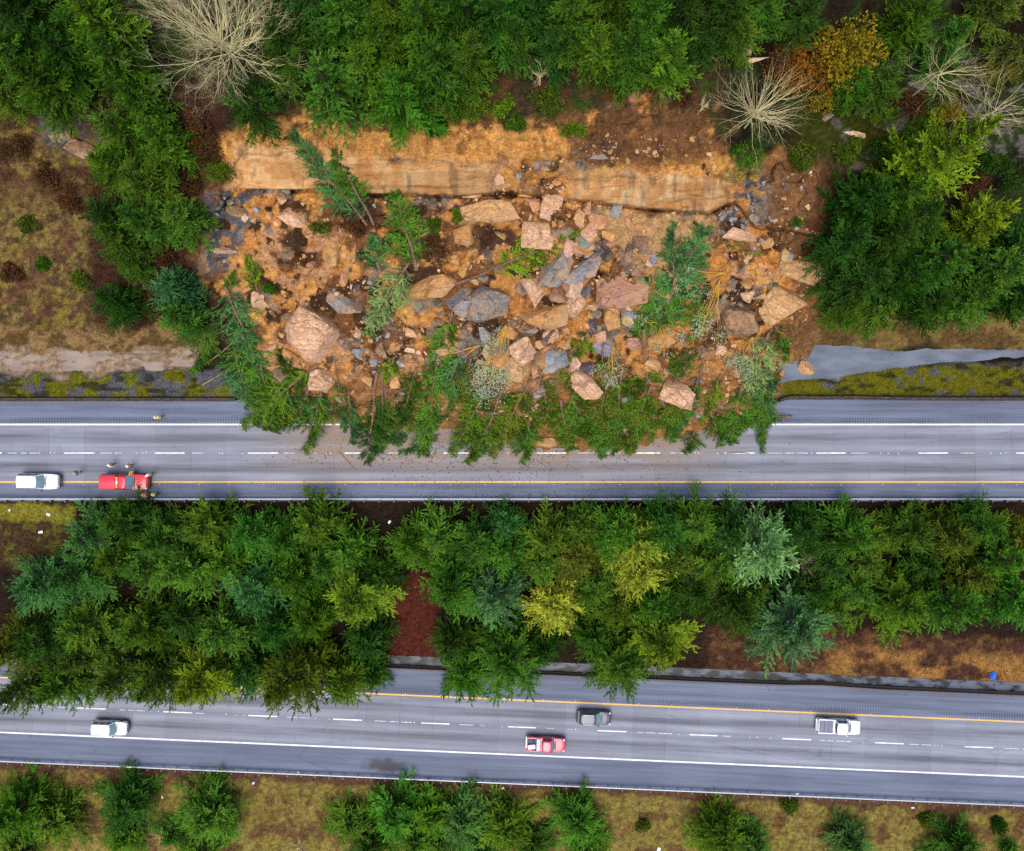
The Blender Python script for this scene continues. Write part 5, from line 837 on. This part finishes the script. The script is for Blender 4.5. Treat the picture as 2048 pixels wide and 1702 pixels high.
def vehicle(name, u, v, zr, rz, label, pc, L, W, H, hood, belt, xw0, xw1, xr1, xr0, kind='suv', rails=None, rough=.32, flip=False):
    z0 = zr; p = P(u, v, zr + 1.1); r = empty(name, (p.x, p.y, z0), (0, 0, rz), label, 'pickup' if 'pickup' in name else 'car', 'vehicles on the two highways'); m = paint(name + '_paint_' + label.split()[0], pc, rough); w = W / 2; h = L / 2
    mb = MB(); cabrear = xr0 - .10; S = []
    if kind == 'pickup': S = [(-h + .04, w * .90, .80), (-h + .14, w * .97, .80), (cabrear, w * .97, .80), (cabrear + .01, w, belt), ]
    else: S = [(-h, w * .70, belt - .25), (-h + .06, w * .86, belt - .05), (-h + .18, w * .94, belt), (-h + .40, w * .985, belt), (-h * .5, w, belt)]
    S += [(xw0 - .25, w, belt), (xw0 + .02, w * .99, belt - .01), (lerp(xw0, h, .5), w * .98, lerp(belt, hood, .7)), (h - .62, w * .965, hood), (h - .36, w * .925, hood - .02), (h - .17, w * .84, hood - .07), (h - .06, w * .70, hood - .17), (h, w * .52, hood - .34)]
    mb.loft([ring(*s) for s in S]); mb.obj('body', m, r, smooth=True)
    # cabin
    wb, wt = w * .95, w * .76; cf, cr_ = .22, .12; ys = np.linspace(-1, 1, 9)
    fx = lambda t, y: lerp(xw0, xw1, t) - cf * (1 - .3 * t) * y * y; rx = lambda t, y: lerp(xr0, xr1, t) + cr_ * y * y; wy = lambda t: lerp(wb, wt, t ** 1.15); zz = lambda t: lerp(belt - .03, H - .05, t)
    ou = lambda t, k=1.0, dz=0: [(fx(t, y) * k + (1 - k) * (xw1 + xr1) / 2, y * wy(t) * k, zz(t) + dz) for y in ys] + [(rx(t, y) * k + (1 - k) * (xw1 + xr1) / 2, y * wy(t) * k, zz(t) + dz) for y in ys[::-1]]
    mb = MB(); mb.loft([ou(t) for t in (0, .25, .5, .75, .93, 1)] + [ou(1, .94, .035), ou(1, .6, .055)]); mb.obj('roof', m, r, smooth=True)
    def pane(nm, f, ts, ss, mm): 
        g = MB(); k = len(ss); vs = [f(t, s) for t in ts for s in ss]; fs = [(i * k + j, i * k + j + 1, (i + 1) * k + j + 1, (i + 1) * k + j) for i in range(len(ts) - 1) for j in range(k - 1)]; g.add(vs, fs); return g.obj(nm, mm, r, smooth=True)
    pane('windscreen', lambda t, s: (fx(t, s) + .014, s * wy(t) * .985, zz(t) + .012), np.linspace(.05, .95, 6), np.linspace(-.93, .93, 9), m_glass2)
    pane('rear_window', lambda t, s: (rx(t, s) - .014, s * wy(t) * .985, zz(t) + .012), np.linspace(.30, .9, 4), np.linspace(-.82, .82, 7), m_glass)
    nwin = 2 if kind == 'pickup' else 3
    for sd in (-1, 1):
        for k in range(nwin):
            a, b = k / nwin + .035, (k + 1) / nwin - .02
            pane('side_window', lambda t, s, sd=sd, a=a, b=b: (lerp(rx(t, 1), fx(t, 1), lerp(a, b, s)), sd * (wy(t) + .010), zz(t)), np.linspace(.16, .86, 4), (0, .5, 1), m_glass)
        g = MB(); g.box((0, 0, 0), (.16, .22, .17), mi=0, taper=.8); o = g.obj('side_mirror', m_trim if kind == 'suv' else m, r, smooth=True, bevel=.04); o.location = (xw0 - .42, sd * (w + .09), belt + .08)
        g = MB(); g.box((0, 0, 0), (.26, .34, .13), taper=.7); o = g.obj('headlight', m_lamp, r, bevel=.03); o.location = (h - .25, sd * w * .74, hood - .11); o.rotation_euler = (0, .45, -sd * .75)
        g = MB(); g.box((0, 0, 0), (.10, .14, .36)); o = g.obj('tail_light', m_tail, r, bevel=.02); o.location = (-h + .07 if kind == 'suv' else -h + .08, sd * w * .85, belt - .24)
        for k in range(2): g = MB(); g.box((0, 0, 0), (.20, .03, .035)); o = g.obj('door_handle', m_trim, r); o.location = (lerp(xr0, xw0, .30 + .36 * k), sd * (w + .004), belt - .20)
        for xx in (-h + .62 * L / 2 * .62 + .25, h - .95):
            g = MB(); n = 20; prof = [(.20, -.12), (.33, -.13), (.375, -.09), (.38, 0), (.375, .09), (.33, .13), (.20, .12)]; g.loft([[(a * math.cos(TAU * i / n), b, a * math.sin(TAU * i / n)) for i in range(n)] for a, b in prof]); o = g.obj('wheel', m_tyre, r, smooth=True); o.location = (xx, sd * (w - .10), .38)
            g = MB(); g.loft([[(a * math.cos(TAU * i / n), b * sd, a * math.sin(TAU * i / n)) for i in range(n)] for a, b in ((.24, .10), (.24, .135), (.20, .125), (.07, .11))]); link('rim', g.mesh('rim', m_rim, True), o)
    g = MB(); g.box((h - .035, 0, .50), (.12, W * .74, .26)); g.box((h - .03, 0, hood - .28), (.07, W * .48, .14)); g.obj('grille', m_trim, r, bevel=.02)
    g = MB(); g.box((-h + .02, 0, .50), (.20, W * .86, .20)); g.obj('bumper', m_trim if kind == 'suv' else m_rim, r, bevel=.04)
    g = MB(); g.tube([(fx(.04, .1) + .05, -w * .05, zz(.04) + .05), (fx(.12, .7) + .05, -w * .66, zz(.12) + .05)], .014, 5); g.tube([(fx(.04, .5) + .05, w * .38, zz(.04) + .05), (fx(.14, .1) + .05, -w * .08, zz(.14) + .05)], .014, 5); g.box((xw0 + .07, 0, belt + .008), (.10, W * .72, .03)); g.obj('wiper', m_trim, r)
    if rails:
        for sd in (-1, 1): g = MB(); g.tube([(xr1 + .25, sd * wt * .88, H - .02), (xr1 + .32, sd * wt * .88, H + .05), (xw1 - .35, sd * wt * .88, H + .05), (xw1 - .28, sd * wt * .88, H - .02)], .028, 6); g.obj('roof_rail', rails, r, smooth=True)
    if kind == 'pickup':
        g = MB(); b0, b1 = -h + .06, cabrear - .03; zc = (belt + .62) / 2; hh = belt - .58
        for sd in (-1, 1): g.box(((b0 + b1) / 2, sd * (w * .97 - .07), zc), (b1 - b0, .15, hh))
        g.box((b0 + .05, 0, zc), (.10, W * .97 - .30, hh)); g.box((b1 - .04, 0, zc), (.08, W * .97 - .30, hh)); g.obj('bed', m, r, smooth=True, bevel=.03)
        g = MB(); g.box(((b0 + b1) / 2, 0, .838), (b1 - b0 - .24, W * .97 - .31, .02)); g.obj('bed_floor', m_bedliner, r)
    return r, m, h, w, xr0
WHITE = (.80, .81, .82)
vehicle('parked_car', 75, 963, 0, -.015, 'white full size car stopped behind the red pickup on the upper highway', WHITE, 5.15, 2.02, 1.9, 1.12, 1.18, 1.05, .25, -2.25, -2.52, rails=paint('white_rail', WHITE))
r, m, h, w, xr0 = vehicle('red_pickup', 249.5, 964, 0, -.02, 'red pickup with canopy and light bar stopped on the upper highway', (.62, .022, .045), 5.85, 2.05, 1.92, 1.18, 1.22, 1.22, .48, -.62, -.72, 'pickup')
g = MB(); a, b = -h + .10, xr0 - .08; cz = lambda f, z: [(lerp(a, b, s), y * w * f, z) for s, y in ((0, -1), (.03, -1.02), (1, -1.02), (1, 1.02), (.03, 1.02), (0, 1))]
g.loft([cz(.93, 1.22), cz(.90, 1.60), cz(.83, 1.86), cz(.70, 1.93)]); g.obj('canopy', m, r, smooth=True)
g = MB(); [g.box(((a + b) / 2, sd * w * .925, 1.5), (1.5, .03, .26)) for sd in (-1, 1)]; g.obj('canopy_window', m_glass, r)
m_amber = paint('amber_lens', (.85, .30, .02), .15); g = MB(); g.box((xr0 + .18, 0, 1.99), (.26, 1.42, .05)); g.box((xr0 + .18, 0, 2.04), (.24, .44, .07)); g.obj('light_bar', paint('clear_lens', (.75, .70, .60), .15), r, bevel=.02)
for sd in (-1, 1): g = MB(); g.box((xr0 + .18, sd * .48, 2.05), (.25, .46, .09)); g.obj('beacon', m_amber, r, bevel=.03)
g = MB(); [g.box((1.75 + .30 * 0, sd * .34, 1.245), (.85, .09, .05), taper=.6) for sd in (-1, 1)]; g.obj('hood_scoop', m, r, bevel=.02)
sl_ = -math.atan(SL)
vehicle('moving_car', 218, 1457, ZL, sl_, 'white boxy car driving on the lower highway at left', WHITE, 4.75, 1.88, 1.78, 1.08, 1.12, 1.05, .38, -2.12, -2.32)
vehicle('moving_car', 1189, 1437, ZL, sl_, 'dark grey car with silver roof rails in the lower highway inner lane', (.05, .062, .09), 4.65, 1.86, 1.68, 1.04, 1.08, .95, .18, -1.90, -2.15, rails=m_rim)
r, m, h, w, xr0 = vehicle('moving_pickup', 1092, 1490, ZL, sl_, 'red pickup carrying a load in its open bed on the lower highway', (.60, .07, .12), 5.35, 1.92, 1.80, 1.12, 1.16, 1.22, .72, -.52, -.62, 'pickup', rough=.2)
bx0 = r.location
g = MB(); g.box((xr0 - .42, 0, 1.24), (.52, 1.62, .10)); g.box((xr0 - .42, 0, 1.05), (.46, 1.5, .30)); g.obj('tool_box', paint('grey_box', (.30, .32, .40), .4), r, bevel=.02)
lo = lambda x, y, z: Vector(bx0) + Matrix.Rotation(sl_, 3, 'Z') @ Vector((x, y, z))
g = MB(); g.box((0, 0, 0), (1.05, .60, .34), taper=.97); o = g.obj('white_box', plain('white_plastic', (.8, .8, .8), .5), None, bevel=.03); o.location = lo(-1.95, -.35, 1.03); o.rotation_euler = (0, .0, sl_ + .16); tag(o, 'white crate lying in the bed of the red pickup', 'crate')
g = MB(); rr = random.Random(3); [g.box((rr.gauss(0, .10), rr.gauss(0, .12), .10 + rr.random() * .1), (.26, .26, .22), rr.uniform(0, 3), taper=.6) for k in range(4)]; o = g.obj('blue_bag', plain('blue_fabric', (.02, .06, .50), .6), None, bevel=.05, smooth=True); o.location = lo(-1.75, .42, .85); tag(o, 'blue bag in the bed beside the white crate', 'bag')
r, m, h, w, xr0 = vehicle('moving_pickup', 1679, 1454, ZL, sl_, 'white pickup with folding grey bed cover on the lower highway', WHITE, 5.85, 2.0, 1.88, 1.15, 1.2, 1.38, .82, -.60, -.72, 'pickup')
g = MB(); b0, b1 = -h + .20, xr0 - .20
for k in range(3): g.box((lerp(b0, b1, (k + .5) / 3), 0, 1.225), ((b1 - b0) / 3 - .035, 1.66, .05))
g.obj('bed_cover', plain('vinyl_cover', (.15, .165, .22), .6), r, bevel=.012)

# ---------------------------------------------------------------- people
m_skin = plain('skin', (.45, .27, .19), .6); m_hair = plain('dark_hair', (.02, .013, .01), .8); m_navy = plain('navy_cloth', (.02, .025, .04), .85); m_khaki = plain('khaki_cloth', (.10, .085, .05), .85); m_boot = plain('boot_leather', (.02, .016, .013), .7)
VEST = dict(orange=plain('orange_vest', (.85, .20, .03), .6), yellow=plain('yellow_vest', (.80, .75, .06), .6), lime=plain('lime_vest', (.50, .70, .05), .6), coral=plain('coral_vest', (.85, .32, .20), .6), dark=plain('dark_green_jacket', (.03, .05, .025), .8))
m_refl = plain('reflective_tape', (.8, .8, .72), .4); HAT = dict(white=plain('white_helmet', (.82, .82, .80), .3), yellow=plain('yellow_helmet', (.80, .62, .03), .3), orange=plain('orange_helmet', (.85, .30, .03), .3))
def person(u, v, face, vest, hat, jacket, label, pose, z0=0.0, stripe=True):
    p = P(u, v, z0 + 1.2); f = math.radians(face); root = empty('person', (p.x, p.y, z0 + .02), (0, 0, f), label, 'person', 'crew on the upper highway')
    V, E, R = [], [], []
    def j(co, r, par=None):
        V.append(Vector(co)); R.append(r); i = len(V) - 1
        if par is not None: E.append((par, i))
        return i
    lean = pose.get('lean', .0); st = pose.get('stride', .12); L = lambda x, y, z: (x + lean * max(0, z - .9), y, z)
    pel = j((0, 0, .94), .135); wai = j(L(0, 0, 1.10), .13, pel); che = j(L(.01, 0, 1.32), .155, wai); nb = j(L(.01, 0, 1.47), .07, che); nk = j(L(.025, 0, 1.54), .055, nb); h0 = j(L(.045, 0, 1.62), .082, nk); h1 = j(L(.045, 0, 1.70), .090, h0); h2 = j(L(.035, 0, 1.76), .07, h1)
    j(L(.15, 0, 1.655), .014, h0); [j(L(.03, s * .098, 1.665), .016, h0) for s in (-1, 1)]
    for s, arm, sg in ((1, pose.get('l', 'down'), 1), (-1, pose.get('r', 'down'), -1)):
        hp = j((0, s * .10, .86), .10, pel); kx = st * sg; kn = j((kx * .55 + .03, s * .11, .48), .068, hp); an = j((kx * 1.0 - .02, s * .115, .10), .047, kn); j((kx + .05, s * .12, .05), .045, an)
        sh = j(L(.0, s * .185, 1.42), .072, che); d = dict(down=((.0, .25, 1.14), (.06, .27, .90)), fwd=((.14, .25, 1.18), (.36, .16, 1.16)), out=((.05, .42, 1.30), (.20, .62, 1.20)), point=((.22, .22, 1.34), (.50, .20, 1.40)), hip=((-.08, .36, 1.18), (.04, .18, 1.02)))[arm]
        el = j(L(d[0][0], s * d[0][1], d[0][2]), .050, sh); wr = j(L(d[1][0], s * d[1][1], d[1][2]), .033, el); dv = (V[wr] - V[el]).normalized(); pa = V[wr] + dv * .075; pm = j(pa, .034, wr); sd = dv.cross(Vector((0, 0, 1))) ; sd = sd.normalized() if sd.length > .1 else Vector((1, 0, 0)); dn = dv.cross(sd)
        for q, ln in ((-1.5, .062), (-.5, .078), (.5, .082), (1.5, .070)):
            k1 = j(pa + dv * .03 + sd * q * .020, .0095, pm); k2 = j(V[k1] + dv * ln * .55 + dn * .012, .0085, k1); j(V[k2] + dv * ln * .4 + dn * .026, .007, k2)
        t1 = j(V[wr] + dv * .035 + sd * .036, .011, wr); j(V[t1] + dv * .045 + sd * .016 + dn * .01, .009, t1)
    me = bpy.data.meshes.new('person'); me.from_pydata(V, E, []); tmp = bpy.data.objects.new('tmp', me); COL.objects.link(tmp); md = tmp.modifiers.new('s', 'SKIN')
    for i, sv in enumerate(me.skin_vertices[0].data): sv.radius = (R[i], R[i] * (1.12 if i in (pel, wai, che) else 1)); sv.use_root = i == 0
    tmp.modifiers.new('b', 'SUBSURF').levels = 1; dg = bpy.context.evaluated_depsgraph_get(); bme = bpy.data.meshes.new_from_object(tmp.evaluated_get(dg)); bpy.data.objects.remove(tmp)
    bme.materials.clear(); [bme.materials.append(x) for x in (m_skin, jacket, m_navy, m_boot)]
    for pl in bme.polygons:
        c = pl.center; a = abs(c.y); z = c.z; hand = min((c - V[i]).length for i in range(len(V)) if R[i] < .04 and V[i].z < 1.53) < .05 and z > .6; pl.material_index = 0 if (z > 1.50 or hand) else 1 if z > .92 else 2 if z > .13 else 3; pl.use_smooth = True
    link('body', bme, root)
    vm = MB(); ell = lambda z, a, b, dx=0: [L(a * math.cos(TAU * k / 18) + dx, b * math.sin(TAU * k / 18), z) for k in range(18)]
    vm.loft([ell(.90, .185, .215), ell(1.06, .178, .20), ell(1.22, .192, .215), ell(1.36, .20, .235, .01), ell(1.46, .15, .215, .01), ell(1.515, .10, .11, .015)], cap=False); vst = vm.obj('vest', VEST[vest], root, smooth=True)
    if stripe:
        sm = MB(); [sm.loft([ell(z, a + .012, b + .012), ell(z + .055, a + .014, b + .014)], cap=False) for z, a, b in ((1.0, .182, .208), (1.18, .19, .212))]; [sm.tube([L(x, s * .12, z) for x, z in ((-.215, 1.2), (-.19, 1.42), (-.05, 1.50), (.09, 1.49), (.20, 1.40), (.22, 1.2))], .024, 5) for s in (-1, 1)]; link('reflective_tape', sm.mesh('reflective_tape', m_refl), vst)
    if hat:
        hm = MB(); hc = L(.04, 0, 1.715); e2 = lambda z, a, k=1.12: [(hc[0] + a * k * math.cos(TAU * q / 20), hc[1] + a * math.sin(TAU * q / 20), hc[2] + z) for q in range(20)]
        hm.loft([e2(-.005, .138, 1.2), e2(.008, .134, 1.2), e2(.012, .118), e2(.06, .112), e2(.10, .088), e2(.122, .05), e2(.128, .01)]); hm.tube([(hc[0] - .10, 0, hc[2] + .09), (hc[0], 0, hc[2] + .135), (hc[0] + .10, 0, hc[2] + .09)], .014, 5); hm.obj('hard_hat', HAT[hat], root, smooth=True)
    hr = MB(); hc = L(.02, 0, 1.70); hr.loft([[(hc[0] + a * math.cos(TAU * q / 16), a * math.sin(TAU * q / 16), hc[2] + z) for q in range(16)] for z, a in ((-.06, .085), (.0, .101), (.05, .094), (.085, .05), (.095, .008))]); hr.obj('hair', m_hair, root, smooth=True)
    em = MB(); [em.box(L(.125, s * .034, 1.672), (.02, .026, .014)) for s in (-1, 1)]; em.box(L(.118, 0, 1.60), (.02, .05, .010)); em.obj('eyes_and_mouth', m_hair, root); return root
person(317, 834, 190, 'yellow', 'white', m_khaki, 'person in yellow vest and white helmet walking alone on the upper shoulder', dict(stride=.24, l='fwd', lean=.25)); person(152, 946, 10, 'dark', 'orange', m_navy, 'person in dark green jacket standing between the white car and red pickup', dict(r='fwd', l='fwd', stride=.1)); person(219, 930, 0, 'coral', 'white', m_refl, 'person in pale coral vest pointing ahead on the open lane', dict(r='point', stride=.18, lean=.1))
person(257, 932, 20, 'orange', 'white', m_khaki, 'person in orange vest standing beside the red pickup on the lane', dict(l='point', stride=.12)); person(263, 944, -80, 'yellow', 'orange', m_khaki, 'person in yellow vest leaning against the side of the red pickup', dict(l='fwd', r='fwd', lean=.25)); person(299, 949, 200, 'coral', 'white', m_khaki, 'person in coral vest at the front corner of the red pickup', dict(l='hip', r='down', stride=.1)); person(290, 993, 100, 'orange', 'orange', VEST['orange'], 'person in bright orange at the guardrail below the red pickup', dict(l='out', r='fwd', lean=.3)); person(308, 989, 80, 'lime', 'yellow', m_khaki, 'person in lime yellow vest by the guardrail beside the orange one', dict(l='down', r='hip'))

# ---------------------------------------------------------------- litter and small things
mb = MB(); rr = random.Random(9); g0 = G(1984, 1351, .03)
n = 9; vs = [(.75 * (i / (n - 1) - .5) * (1 + .3 * rr.random()), 1.15 * (k / (n - 1) - .5) * (.6 + .6 * i / n), .10 + .22 * rr.random()) for i in range(n) for k in range(n)]; mb.add(vs, [(i * n + k, i * n + k + 1, (i + 1) * n + k + 1, (i + 1) * n + k) for i in range(n - 1) for k in range(n - 1)])
o = mb.obj('blue_tarp', plain('blue_plastic', (.01, .14, .62), .4), None); o.location = g0; o.modifiers.new('thickness', 'SOLIDIFY').thickness = .02; tag(o, 'crumpled blue plastic sheet in the tan grass above the lower highway', 'plastic sheet')
m_paper = plain('white_litter', (.75, .76, .76), .6); used_l = set()
LIT = [(1845, 1360, 'white bag scrap floating in the narrow median ditch', 7), (82, 1064, 'white scrap in the maroon brambles left of the median firs', 7), (97, 1029, 'pale bluish scrap on the median grass patch', 7), (779, 1044, 'white scrap in the red dirt below the upper guardrail', 6), (507, 1566, 'white scrap beside the lower guardrail at left', 5), (1006, 1576, 'white scrap in the dirt below the moving red pickup', 5), (1594, 1587, 'pale scrap below the lower guardrail under the white pickup', 5), (1722, 1656, 'long pale scrap on the bottom blue green fir side', 9), (1825, 1615, 'pale scrap in the dirt right of centre below the guardrail', 5), (20, 1020, 'tiny scrap at the left edge of the median grass', 4), (1317, 1700, 'pale stone like lump at the bottom edge', 10), (598, 1546, 'small white scrap in the verge grass at bottom left', 5), (325, 1594, 'small pale scrap between the two bottom left firs', 5), (1914, 708, 'white scrap on the ditch water at right', 5), (1745, 580, 'tiny pale scrap', 0)]
for u, v, lab, s in LIT:
    if not s: continue
    k = s * 93 / FPX; mb = MB(); rr = random.Random(u); n = 4; mb.add([((i / 3 - .5) * k * (1 + .4 * rr.random()), (j / 3 - .5) * k * .7, .03 + .12 * rr.random()) for i in range(n) for j in range(n)], [(i * n + j, i * n + j + 1, (i + 1) * n + j + 1, (i + 1) * n + j) for i in range(3) for j in range(3)]); o = mb.obj('litter_scrap', m_paper, None); q = G(u, v, .05); o.location = q; o.rotation_euler = (0, 0, rr.uniform(0, 6)); o.modifiers.new('thickness', 'SOLIDIFY').thickness = .015; tag(o, lab, 'litter', 'litter along the roads')
# pale rock slabs and logs on the hill
for a in [(920, 160, 66, 26, -12, 'pale', 'pale outcrop between the firs left of the bare grey bush', .4, 14), (1490, 100, 34, 26, 0, 'pale', 'cream boulder among the firs above the starburst tree', .7, 14), (1505, 120, 60, 12, -8, 'pale', 'pale fallen log beside the cream boulder', .8, 12), (1425, 95, 34, 40, 20, 'grey', 'grey rock ledge left of the cream boulder', .4, 12), (1700, 265, 60, 10, 14, 'pale', 'bleached log on the mossy slope right of the starburst tree', .8, 12), (1660, 235, 34, 16, -30, 'grey', 'grey rock near the bleached log', .5, 12), (1830, 170, 40, 14, 8, 'grey', 'pale grey ledge below the golden tree cluster', .5, 12), (115, 262, 56, 44, 10, 'dark', 'dark smooth rock on the ledge at far left', .25, 16), (165, 300, 70, 30, 20, 'brown', 'brown rock sheet below the dark smooth rock', .25, 14)]: boulder(*a[:8], n=a[8], group='rocks on the hillside', bury=.45)
